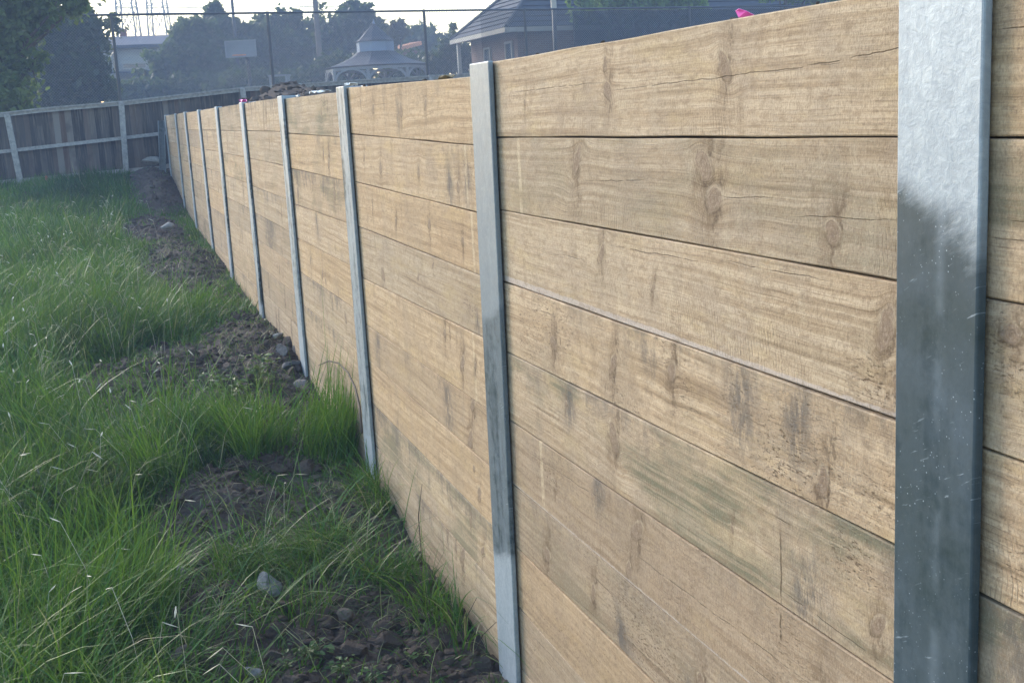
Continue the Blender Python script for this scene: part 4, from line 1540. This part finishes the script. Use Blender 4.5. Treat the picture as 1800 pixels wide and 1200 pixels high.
# ------------------------------------------------------------------ basketball backboard, poles
NG = 1.0      # ground level of the neighbouring plots
Zb = 36.0
bb = empty('basketball_backboard', at_depth(424, 140, Zb), 'pale rectangular basketball backboard against dark trees', 'backboard')
c = at_depth(423, 86, Zb)
ax = np.array([R_ * 1.0, np.cross((0, 0, 1), (R_[0], R_[1], 0)), (0, 0, 1)])
ax[0] = np.array([R_[0], R_[1], 0]) / np.hypot(R_[0], R_[1])
ax[1] = np.cross((0, 0, 1), ax[0])
m = MB()
m.box(c, (.92, .04, .50), ax)
bevel(m.build('board', M['board_white'], bb), .01, 1)
m = MB()
for dx, dz, sx, sz in ((0, .235, .94, .03), (0, -.235, .94, .03), (-.455, 0, .03, .44), (.455, 0, .03, .44)):
    m.box(c + ax[0] * dx - ax[1] * .012 + np.array([0, 0, dz]), (sx, .05, sz), ax)
m.build('board_frame', M['cream'], bb)
m = MB()
ring = [c + np.array([0, 0, -.2]) - ax[1] * .28 + .2 * (math.cos(a) * ax[0] + math.sin(a) * ax[1]) for a in np.linspace(0, 2 * math.pi, 17)]
m.tube(ring, .012, 6, False)
m.build('hoop', M['orange'], bb)
m = MB()
m.tube([c + ax[1] * .9 + np.array([0, 0, -3.6]), c + ax[1] * .9 + np.array([0, 0, -.3]), c + ax[1] * .06], .06, 8)
m.build('stand', M['steel_dark'], bb)


def pole(px, y0, y1, Z, r, lab, name='utility_pole', cat='pole', mat='pole', cross=False):
    a, b = at_depth(px, y1, Z), at_depth(px, y0, Z)
    a = np.array([a[0], a[1], NG - .2])
    b = np.array([a[0], a[1], b[2]])
    e = empty(name, a, lab, cat)
    m = MB()
    m.tube([a, b], [r * 1.15, r], 10)
    m.build('shaft', M[mat], e, True)
    if cross:
        m = MB()
        m.box(b - (0, 0, .5), (2.2, .10, .12), ax)
        m.build('crossarm', M[mat], e)
    return e


pole(414, -60, 70, 48, .06, 'slim utility pole rising behind the backboard', mat='steel_dark')
pole(561, -70, 90, 46, .10, 'thick timber utility pole rising between the dark trees and the gazebo', cross=True)
e = pole(977, -40, 96, 31.2, .055, 'pale topped pole in front of the grey roofed house', 'light_pole', 'pole', 'steel_dark')
m = MB()
t_ = at_depth(977, 18, 31.2)
m.tube([np.array([e.location[0], e.location[1], t_[2]]), np.array([e.location[0], e.location[1], t_[2] + 1.0])], .075, 10)
m.build('pole_sleeve', M['fascia'], e)

# ------------------------------------------------------------------ gazebo
Zg = 40.0
gc = at_depth(662, 117, Zg)
gz = empty('gazebo', (gc[0], gc[1], NG), 'grey octagonal gazebo with two-tier pointed roof and pale brackets', 'gazebo')
k_ = Zg / F_PX        # metres per pixel at that distance
prof_low = [(1.0, 0.0), (.84, 3.5), (.66, 9), (.49, 16), (.355, 25)]
eave_r = 96 * k_
ez = gc[2]


def octa(prof, cx, cy, name, mat, n=8, rot=math.pi / 8, closed=True):
    V, Fc = [], []
    for (r_, z_) in prof:
        for q in range(n):
            a = rot + 2 * math.pi * q / n
            V.append((cx + r_ * math.cos(a), cy + r_ * math.sin(a), z_))
    for i in range(len(prof) - 1):
        for q in range(n):
            Fc.append((i * n + q, i * n + (q + 1) % n, (i + 1) * n + (q + 1) % n, (i + 1) * n + q))
    if closed:
        Fc.append(tuple(range(n))[::-1])
        Fc.append(tuple((len(prof) - 1) * n + q for q in range(n)))
    return link(name, np_mesh(name, np.array(V), Fc), mat, gz)


octa([(eave_r * r_, ez + h * k_) for r_, h in prof_low], gc[0], gc[1], 'lower_roof', M['tile_grey'])
octa([(33 * k_, ez + 25.3 * k_), (33 * k_, ez + 42 * k_)], gc[0], gc[1], 'cupola', M['pale_blue'])
octa([(36 * k_, ez + 42.3 * k_), (26 * k_, ez + 49 * k_), (18 * k_, ez + 58 * k_), (10 * k_, ez + 65 * k_), (2 * k_, ez + 72 * k_)], gc[0], gc[1], 'upper_roof', M['tile_grey'])
m = MB()
m.tube([(gc[0], gc[1], ez + 71 * k_), (gc[0], gc[1], ez + 74 * k_), (gc[0], gc[1], ez + 76 * k_), (gc[0], gc[1], ez + 80 * k_)], [.03, .06, .03, .008], 8)
m.build('finial', M['pale_blue'], gz)
corners = [np.array([gc[0] + .93 * eave_r * math.cos(math.pi / 8 + math.pi / 4 * q), gc[1] + .93 * eave_r * math.sin(math.pi / 8 + math.pi / 4 * q), 0]) for q in range(8)]
m = MB()
for q in range(8):
    a_, b_ = corners[q], corners[(q + 1) % 8]
    m.beam(a_ + (0, 0, ez - 4.5 * k_), b_ + (0, 0, ez - 4.5 * k_), .06, 4.5 * k_)
m.build('eaves_beam', M['cream'], gz)
for q in range(8):
    m = MB()
    m.beam(corners[q] + (0, 0, NG), corners[q] + (0, 0, ez - 7 * k_), .1, .1, (1, 0, 0))
    m.build('column', M['cream'], gz)
for q in range(8):
    m = MB()
    for d in (-1, 1):
        t_ = corners[(q + d) % 8] - corners[q]
        t_ /= np.linalg.norm(t_)
        prev = None
        for a in np.linspace(0, math.pi / 2, 6):
            p = corners[q] + t_ * .5 * (1 - math.cos(a)) + np.array([0, 0, ez - 6.8 * k_ - .5 * (1 - math.sin(a))])
            if prev is not None:
                m.beam(prev, p, .045, .05)
            prev = p
        m.beam(corners[q] + np.array([0, 0, ez - 6.8 * k_ - .25]), corners[q] + t_ * .22 + np.array([0, 0, ez - 6.8 * k_ - .03]), .04, .04)
    m.build('bracket', M['cream'], gz)

# small table in front of the trees
tb = empty('garden_table', at_depth(492, 150, 37), 'low pale slatted table in front of the dark trees', 'table')
c = at_depth(491, 133, 37)
for q in range(3):
    m = MB()
    m.box(c + ax[1] * (q - 1) * .2, (.62, .17, .04), ax)
    m.build('table_slat', M['cream'], tb)
for dx in (-.25, .25):
    m = MB()
    m.box(np.array([c[0], c[1], 0]) + ax[0] * dx + np.array([0, 0, (NG + c[2] - .02) / 2]), (.06, .5, c[2] - .02 - NG), ax)
    m.build('leg', M['cream'], tb)

# ------------------------------------------------------------------ houses
def house_box(name, lab, O, ux, uy, w, d, z0, ze, rise, over, wall_mat, roof_mat, gutter=True):
    """hip roofed house: O is the near corner of the walls, ux, uy horizontal unit directions"""
    e = empty(name, (O[0], O[1], z0), lab, 'house')
    O = np.array([O[0], O[1], 0.])

    def P3(a, b, z): return O + ux * a + uy * b + np.array([0, 0, z])
    m = MB()
    m.hexa([P3(0, 0, z0), P3(w, 0, z0), P3(w, d, z0), P3(0, d, z0), P3(0, 0, ze), P3(w, 0, ze), P3(w, d, ze), P3(0, d, ze)])
    m.build('wall', wall_mat, e)
    o = over
    hd = (d + 2 * o) / 2
    c = [P3(-o, -o, ze + .02), P3(w + o, -o, ze + .02), P3(w + o, d + o, ze + .02), P3(-o, d + o, ze + .02)]
    r0, r1 = P3(-o + hd, d / 2, ze + rise), P3(w + o - hd, d / 2, ze + rise)
    for quad, rows in (((c[0], c[1], r1, r0), 14), ((c[2], c[3], r0, r1), 14), ((c[3], c[0], r0, r0), 14), ((c[1], c[2], r1, r1), 14)):
        # each slope as stepped courses of tiles
        m = MB()
        nrm_ = np.cross(quad[1] - quad[0], quad[2] - quad[0])
        nrm_ = nrm_ / np.linalg.norm(nrm_)
        for k in range(rows):
            u0, u1 = k / rows, (k + 1) / rows
            a0, b0 = quad[0] + (quad[3] - quad[0]) * u0, quad[1] + (quad[2] - quad[1]) * u0
            a1, b1 = quad[0] + (quad[3] - quad[0]) * u1, quad[1] + (quad[2] - quad[1]) * u1
            m.hexa([a0 - nrm_ * .05, b0 - nrm_ * .05, b1 - nrm_ * .05, a1 - nrm_ * .05, a0 + nrm_ * .035, b0 + nrm_ * .035, b1 + nrm_ * .003, a1 + nrm_ * .003])
        m.build('roof_slope', roof_mat, e)
    m = MB()
    for a_, b_ in ((c[0], r0), (c[1], r1), (c[2], r1), (c[3], r0), (r0, r1)):
        m.tube([a_ + (0, 0, .03), b_ + (0, 0, .05)], .07, 6)
    m.build('ridge_cap', M['tile_grey'] if roof_mat is M['tile_grey'] else roof_mat, e)
    if gutter:
        for a_, b_ in ((c[0], c[1]), (c[3], c[0])):
            m = MB()
            m.beam(a_ + (0, 0, -.06), b_ + (0, 0, -.06), .10, .13)
            m.build('gutter', M['fascia'], e)
        m = MB()
        q = [P3(-o, -o, ze - .03), P3(w + o, -o, ze - .03), P3(w + o, d + o, ze - .03), P3(-o, d + o, ze - .03)]
        m.hexa([p - (0, 0, .02) for p in q] + q)
        m.build('soffit', M['fascia'], e)
    return e, P3


KH = 1.13
C1, C2 = at_depth(890, 50, 30 * KH), at_depth(793, 73, 34.3 * KH)
eave_z = (C1[2] + C2[2]) / 2
uy = (C2 - C1) * (1, 1, 0)
dd_ = np.linalg.norm(uy)
uy /= dd_
ux = np.array([uy[1], -uy[0], 0])
ov = .5
O = C1 + (ux + uy) * ov
bh, BP = house_box('brick_house', 'brown brick house with grey tiled hip roof and pale gutters', O, ux, uy, 14, dd_ - 2 * ov, NG, eave_z, 2.25, ov, M['brick'], M['tile_grey'])
m = MB()
m.beam(BP(-.42, dd_ - 2 * ov - .0, NG), BP(-.42, dd_ - 2 * ov, eave_z - .06), .11, .11, (1, 0, 0))
m.build('porch_post', M['fascia'], bh)


def window_on(e, P3, b0, b1, z0, z1, axis='y', at=0.0, frame='fascia'):
    """window set in the wall at a=at, from b0 to b1"""
    q = (lambda b, z, o: P3(at - o, b, z)) if axis == 'y' else (lambda b, z, o: P3(b, at - o, z))
    m = MB()
    t = .06
    for (x0, x1, y0, y1) in ((b0, b1, z0, z0 + t), (b0, b1, z1 - t, z1), (b0, b0 + t, z0 + t, z1 - t), (b1 - t, b1, z0 + t, z1 - t)):
        m.hexa([q(x0, y0, .0), q(x1, y0, .0), q(x1, y0, .06), q(x0, y0, .06), q(x0, y1, .0), q(x1, y1, .0), q(x1, y1, .06), q(x0, y1, .06)])
    f = m.build('window', M[frame], e)
    m = MB()
    m.hexa([q(b0 + t, z0 + t, .005), q(b1 - t, z0 + t, .005), q(b1 - t, z0 + t, .02), q(b0 + t, z0 + t, .02), q(b0 + t, z1 - t, .005), q(b1 - t, z1 - t, .005), q(b1 - t, z1 - t, .02), q(b0 + t, z1 - t, .02)])
    o = bpy.data.objects.new('pane', m.mesh('pane'))
    o.data.materials.append(M['glass'])
    COL.objects.link(o)
    o.parent = f
    o.matrix_parent_inverse = Matrix.Translation(-world_loc(e))
    # the window's own origin stays at the world origin of its parent frame
    o.matrix_parent_inverse = Matrix.Identity(4)
    return f


window_on(bh, BP, 2.3, 2.9, eave_z - 1.5, eave_z - .35)
window_on(bh, BP, .35, .95, eave_z - 1.7, eave_z - .3)
window_on(bh, BP, 2.2, 3.6, eave_z - 1.6, eave_z - .4, 'x')

# pale weatherboard house far behind
Zw = 52.0
kw = Zw / F_PX
a0, a1 = at_depth(175, 84, Zw), at_depth(420, 74, Zw + 1.5)
wux = (a1 - a0) * (1, 1, 0)
ww = np.linalg.norm(wux)
wux /= ww
wuy = np.array([-wux[1], wux[0], 0])
wz = (a0[2] + at_depth(300, 79, Zw + .7)[2]) / 2
wh = empty('weatherboard_house', (a0[0], a0[1], NG), 'pale weatherboard house with a low mauve-grey roof beyond the wire fence', 'house')
Ow = np.array([a0[0], a0[1], 0.])


def WP(a, b, z): return Ow + wux * a + wuy * b + np.array([0, 0, z])


m = MB()
m.hexa([WP(0, 0, NG - .5), WP(ww, 0, NG - .5), WP(ww, 5, NG - .5), WP(0, 5, NG - .5), WP(0, 0, wz), WP(ww, 0, wz), WP(ww, 5, wz), WP(0, 5, wz)])
m.build('wall', M['white_wall'], wh)
zb_ = NG - .2
while zb_ < wz - .2:
    m = MB()
    m.hexa([WP(0, -.03, zb_), WP(ww, -.03, zb_), WP(ww, 0, zb_), WP(0, 0, zb_), WP(0, -.008, zb_ + .192), WP(ww, -.008, zb_ + .192), WP(ww, 0, zb_ + .192), WP(0, 0, zb_ + .192)])
    m.build('weatherboard', M['white_wall'], wh)
    zb_ += .2
m = MB()
rz = wz + 21 * kw
m.hexa([WP(-.3, -.35, wz), WP(ww + .3, -.35, wz), WP(ww + .3, 5.3, wz), WP(-.3, 5.3, wz), WP(.2, 1.2, rz), WP(ww - .2, 1.2, rz), WP(ww - .2, 3.8, rz), WP(.2, 3.8, rz)])
m.build('roof', M['roof_mauve'], wh)
m = MB()
m.beam(WP(-.3, -.4, wz - .02), WP(ww + .3, -.4, wz - .02), .1, .12)
m.build('gutter', M['tile_grey'], wh)
m = MB()
m.beam(WP(1.0, 1.6, rz - .1), WP(1.0, 1.6, rz + .35), .3, .3, (1, 0, 0))
m.build('chimney', M['red_wall'], wh)
m = MB()
m.beam(WP(.65, -.1, NG), WP(.65, -.1, wz - 6 * kw), .17, .1, (1, 0, 0))
m.build('verandah_post', M['pole'], wh)
window_on(wh, WP, .85, 1.9, wz - 40 * kw, wz - 28 * kw, 'x', -.03)
m = MB()
m.hexa([WP(.4, -.9, wz - 47 * kw), WP(2.1, -.9, wz - 47 * kw), WP(2.1, -.03, wz - 44 * kw), WP(.4, -.03, wz - 44 * kw), WP(.4, -.9, wz - 45 * kw), WP(2.1, -.9, wz - 45 * kw), WP(2.1, -.03, wz - 42 * kw), WP(.4, -.03, wz - 42 * kw)])
m.build('awning', M['tile_grey'], wh)
window_on(wh, WP, .6, 1.75, wz - 66 * kw, wz - 52 * kw, 'x', -.03, 'white_wall')

# small orange roofed house among the trees
Zo = 58.0
co_ = at_depth(722, 84, Zo)
oh = empty('orange_roof_house', (co_[0], co_[1], NG), 'little red walled house with an orange roof edge among the trees', 'house')
ko = Zo / F_PX
m = MB()
m.box((co_[0], co_[1] + 1.5, (NG + co_[2]) / 2 - .1), (40 * ko, 2.4, co_[2] - NG))
m.build('wall', M['red_wall'], oh)
m = MB()
cz_ = co_[2]
m.hexa([(co_[0] - 20 * ko, co_[1] - .2, cz_ - .16), (co_[0] + 19 * ko, co_[1] - .2, cz_ + .10), (co_[0] + 19 * ko, co_[1] + 3, cz_ + .14), (co_[0] - 20 * ko, co_[1] + 3, cz_ - .12),
        (co_[0] - 18 * ko, co_[1] - .1, cz_ + .06), (co_[0] + 19 * ko, co_[1] - .1, cz_ + .28), (co_[0] + 18 * ko, co_[1] + 3, cz_ + .4), (co_[0] - 18 * ko, co_[1] + 3, cz_ + .3)])
m.build('roof', M['orange'], oh)

# ------------------------------------------------------------------ trees
def leaves(name, blobs, n, size, mat, parent, seed, clump=.16, hang=0., aspect=1.6):
    """blobs: (centre, radii). Leaf quads gathered in sprays inside the blobs, denser towards the outside"""
    r = np.random.default_rng(seed)
    vol = np.array([b[1][0] * b[1][1] * b[1][2] for b in blobs]) ** .8
    vol /= vol.sum()
    V, C = [], []
    for (c, rad), fr in zip(blobs, vol):
        nb = max(30, int(n * fr))
        ns = max(6, nb // 34)
        d = r.normal(size=(ns, 3))
        d /= np.linalg.norm(d, axis=1)[:, None]
        rr = r.uniform(.2, 1.0, ns) ** .6 * (1 + .28 * r.normal(size=ns)).clip(.5, 1.5)
        sc = np.asarray(c) + d * rr[:, None] * np.asarray(rad)
        tone_s = r.uniform(0, 1, ns)
        pick = r.integers(0, ns, nb)
        mean_r = float(np.mean(rad))
        p = sc[pick] + r.normal(size=(nb, 3)) * mean_r * clump
        if hang:
            p[:, 2] -= np.abs(r.normal(0, hang, nb))
        a = r.normal(size=(nb, 3))
        a[:, 2] -= hang * 3
        a /= np.linalg.norm(a, axis=1)[:, None]
        q = np.cross(a, r.normal(size=(nb, 3)))
        q /= np.linalg.norm(q, axis=1)[:, None]
        s = size * r.uniform(.6, 1.3, nb)
        a = a * (s * aspect / 2)[:, None]
        q = q * (s / 2)[:, None]
        V.append(np.stack([p - a, p + q * .9, p + a, p - q * .9], 1).reshape(-1, 3))
        t = np.clip(.35 * tone_s[pick] + .45 * r.random(nb) + .1, 0, 1)
        C.append(np.repeat(np.stack([t, t, t], 1), 4, 0))
    V, C = np.concatenate(V), np.concatenate(C)
    f = np.arange(len(V)).reshape(-1, 4)
    return link(name, np_mesh(name, V, f, C), mat, parent)


def tree(name, lab, Z, blobs_px, base_px, n, size, mat, seed, trunk_r=.14, dscale=.8, clump=.16, hang=0., group=None, cat='tree', ground=None):
    b3 = []
    k = Z / F_PX
    for (px, py, rx, ry) in blobs_px:
        b3.append((at_depth(px, py, Z + random.uniform(-.4, .4) * rx * k), (rx * k, (rx + ry) / 2 * k * dscale, ry * k)))
    c0 = at_depth(base_px, 150, Z)
    gz_ = NG if ground is None else ground
    e = empty(name, (c0[0], c0[1], gz_), lab, cat, group)
    r = np.random.default_rng(seed)
    top = max((b[0] for b in b3), key=lambda p: p[2])
    m = MB()
    mid = np.array([c0[0] * .6 + top[0] * .4, c0[1] * .6 + top[1] * .4, (gz_ + top[2]) / 2])
    m.tube([np.array([c0[0], c0[1], gz_ - .2]), mid + (.1, 0, 0), top], [trunk_r, trunk_r * .7, trunk_r * .2], 8)
    m.build('trunk', M['bark'], e, True)
    m = MB()
    for c, rad in b3:
        m.tube([mid * .8 + np.array([c0[0], c0[1], gz_]) * .2, (mid + c) / 2 + (0, 0, -.15), c], [trunk_r * .45, trunk_r * .3, trunk_r * .12], 6)
        for _ in range(5):
            d = r.normal(size=3)
            d /= np.linalg.norm(d)
            m.tube([c, c + d * np.asarray(rad) * .5 + (0, 0, .05), c + d * np.asarray(rad) * .95], [trunk_r * .14, trunk_r * .09, trunk_r * .03], 4)
    m.build('limbs', M['bark'], e, True)
    leaves('crown', b3, n, size, mat, e, seed + 1, clump, hang)
    return e


tree('leafy_tree', 'pale green leafy tree overhanging the paling fence at the picture edge', 19.6, [(-60, 40, 90, 70), (15, 90, 55, 60), (-10, 170, 62, 55), (35, 205, 36, 32), (40, 25, 60, 45), (55, 120, 30, 30), (-70, 150, 60, 90), (105, 6, 62, 26), (150, -8, 40, 18), (-30, -40, 90, 60)],
     -70, 17000, .075, M['leaf_near'], 301, .12, .9, .17, ground=.9)
tree('dark_tree', 'big dark bushy tree behind the wire fence, beside the pale house', 29, [(110, 90, 75, 62), (95, 150, 80, 50), (150, 120, 42, 55), (60, 70, 70, 60), (130, 45, 50, 30), (40, 150, 60, 60), (155, 160, 40, 30), (165, 70, 22, 22)],
     100, 16000, .15, M['leaf_dark'], 302, .2, .8, .16, ground=.9)
TG = 'dark trees in a row behind the wire fence'
tree('garden_tree', 'dark tree covering the end of the pale weatherboard house', 46, [(330, 110, 48, 40), (300, 140, 46, 30), (350, 60, 40, 26), (285, 108, 22, 16), (315, 48, 22, 16), (370, 128, 40, 40), (268, 150, 30, 20)],
     335, 11000, .18, M['leaf_mid'], 303, .16, .7, .14, group=TG)
tree('garden_tree', 'dark tree directly behind the basketball backboard', 49, [(405, 66, 36, 34), (400, 110, 44, 42), (378, 34, 24, 22), (430, 130, 44, 30), (450, 78, 36, 36), (385, 18, 14, 14)],
     410, 10000, .19, M['leaf_dark'], 304, .16, .7, .14, group=TG)
tree('garden_tree', 'broad dark tree between the backboard and the thick timber pole', 50, [(500, 66, 44, 38), (470, 100, 50, 46), (520, 110, 50, 42), (455, 52, 26, 22), (520, 40, 26, 20), (485, 36, 18, 16)],
     495, 10500, .19, M['leaf_dark'], 305, .18, .7, .14, group=TG)
tree('garden_tree', 'tall loose-crowned tree rising behind the gazebo', 52, [(600, 60, 46, 40), (570, 100, 46, 48), (640, 48, 40, 34), (612, 24, 34, 22), (665, 66, 30, 28), (560, 62, 34, 30), (632, 16, 20, 12), (600, 110, 50, 34)],
     590, 8500, .19, M['leaf_dark'], 306, .18, .7, .15, group=TG)
tree('bronze_tree', 'thin bronze-leaved tree just past the gazebo spire', 50, [(694, 58, 20, 16), (705, 46, 14, 10), (688, 76, 14, 14)], 692, 1300, .17, M['leaf_brown'], 307, .07, .7, .22, group=None)
tree('round_tree', 'low round-topped tree behind the orange roofed house', 61, [(740, 80, 40, 28), (715, 98, 36, 26), (775, 100, 36, 28), (742, 66, 22, 16), (800, 98, 20, 20)], 745, 9000, .22, M['leaf_mid'], 308, .15, .7, .2)
tree('round_tree', 'small tree at the far corner of the brick house', 41, [(792, 96, 20, 26), (770, 116, 30, 18), (814, 108, 16, 26), (797, 50, 6, 11), (798, 68, 9, 14)], 790, 4200, .14, M['leaf_dark'], 309, .08, .7, .2)
tree('weeping_tree', 'bright green weeping tree hanging over the grey roof', 33.5, [(1060, 0, 52, 20), (1110, -8, 60, 26), (1180, -4, 60, 24), (1215, 0, 34, 18), (1140, -40, 90, 30), (1035, -16, 30, 18)], 1120, 11000, .12, M['leaf_weep'], 310, .15, .6, .12, .22)
tree('green_tree', 'green tree with a dark trunk above the nearest sleeper', 33.5, [(1370, -10, 44, 14), (1420, -20, 50, 26), (1460, -12, 44, 20), (1380, -34, 60, 26)], 1378, 5000, .11, M['leaf_weep'], 311, .12, .6, .16)
# low shrubs closing the gap between the two fences
for j, (px, py, rx, ry, lab) in enumerate([(250, 168, 60, 22, 'low dark shrub under the pale house'), (360, 160, 60, 24, 'low dark shrub below the tree beside the house'), (455, 150, 60, 22, 'low dark shrub under the backboard'),
                                            (600, 130, 60, 26, 'low dark shrub behind the gazebo'), (725, 118, 60, 22, 'low dark shrub between the gazebo and the brick house')]):
    tree('shrub', lab, 43.5 if j < 4 else 44, [(px, py, rx, ry), (px - rx * .4, py + 4, rx * .5, ry), (px + rx * .5, py + 5, rx * .5, ry)], px, 4200, .15, M['leaf_dark'], 330 + j, .05, .7, .2, group='low shrubs behind the wire fence', cat='shrub')

# ------------------------------------------------------------------ pylons and cables
def pylon(pxs, Z, lab, y_base=66, y_top=-190):
    k = Z / F_PX
    c0 = at_depth(pxs, y_base, Z)
    e = empty('lattice_pylon', (c0[0], c0[1], NG), lab, 'pylon', 'lattice pylons beyond the houses')
    zt = c0[2] + (y_base - y_top) * k
    zb0 = NG
    w0, w1 = 46 * k, 12 * k

    def corner(q, z):
        u = (z - zb0) / (zt - zb0)
        w = (w0 * (1 - u) + w1 * u) / 2
        sx, sy = ((-1, -1), (1, -1), (1, 1), (-1, 1))[q]
        d = ax[0] * sx * w + ax[1] * sy * w
        return np.array([c0[0], c0[1], 0]) + d * (1, 1, 0) + np.array([0, 0, z])
    for q in range(4):
        m = MB()
        m.beam(corner(q, zb0), corner(q, zt), .13, .13, (1, 0, 0))
        m.build('leg', M['pylon'], e)
    nz = 9
    zs = zb0 + (zt - zb0) * (1 - (1 - np.linspace(0, 1, nz + 1)) ** 1.25)
    for q in range(4):
        m = MB()
        for i in range(nz):
            m.beam(corner(q, zs[i]), corner((q + 1) % 4, zs[i + 1]), .06, .06)
            m.beam(corner((q + 1) % 4, zs[i]), corner(q, zs[i + 1]), .06, .06)
            m.beam(corner(q, zs[i + 1]), corner((q + 1) % 4, zs[i + 1]), .06, .06)
        m.build('bracing', M['pylon'], e)
    for f_ in (.78, .90):
        m = MB()
        z = zb0 + (zt - zb0) * f_
        cc = np.array([c0[0], c0[1], z])
        for sx in (-1, 1):
            m.beam(cc, cc + ax[0] * sx * 3.4, .1, .1)
            m.beam(cc + (0, 0, .7), cc + ax[0] * sx * 3.4, .08, .08)
        m.build('crossarm', M['pylon'], e)
    return e


pylon(228, 104, 'steel lattice pylon nearer the dark bushy tree')
pylon(282, 112, 'steel lattice pylon nearer the backboard')
for j, (ya, yb, sag) in enumerate([(2, -3, 5), (10, 1, 6), (17, 9, 6), (26, 14, 8), (20, -1, 9)]):
    m = MB()
    pts_ = []
    for q in range(25):
        u = q / 24
        pts_.append(at_depth(-200 + 1400 * u, ya + (yb - ya) * u + 4 * sag * u * (1 - u) - 6, 100 + 8 * u))
    m.tube(pts_, .022, 5)
    tag(m.build('power_cable', M['cable']), 'power cable strung across the pale sky, %s of the set' % ['topmost', 'second from the top', 'third from the top', 'lowest', 'second lowest'][j], 'cable', 'power cables across the sky')
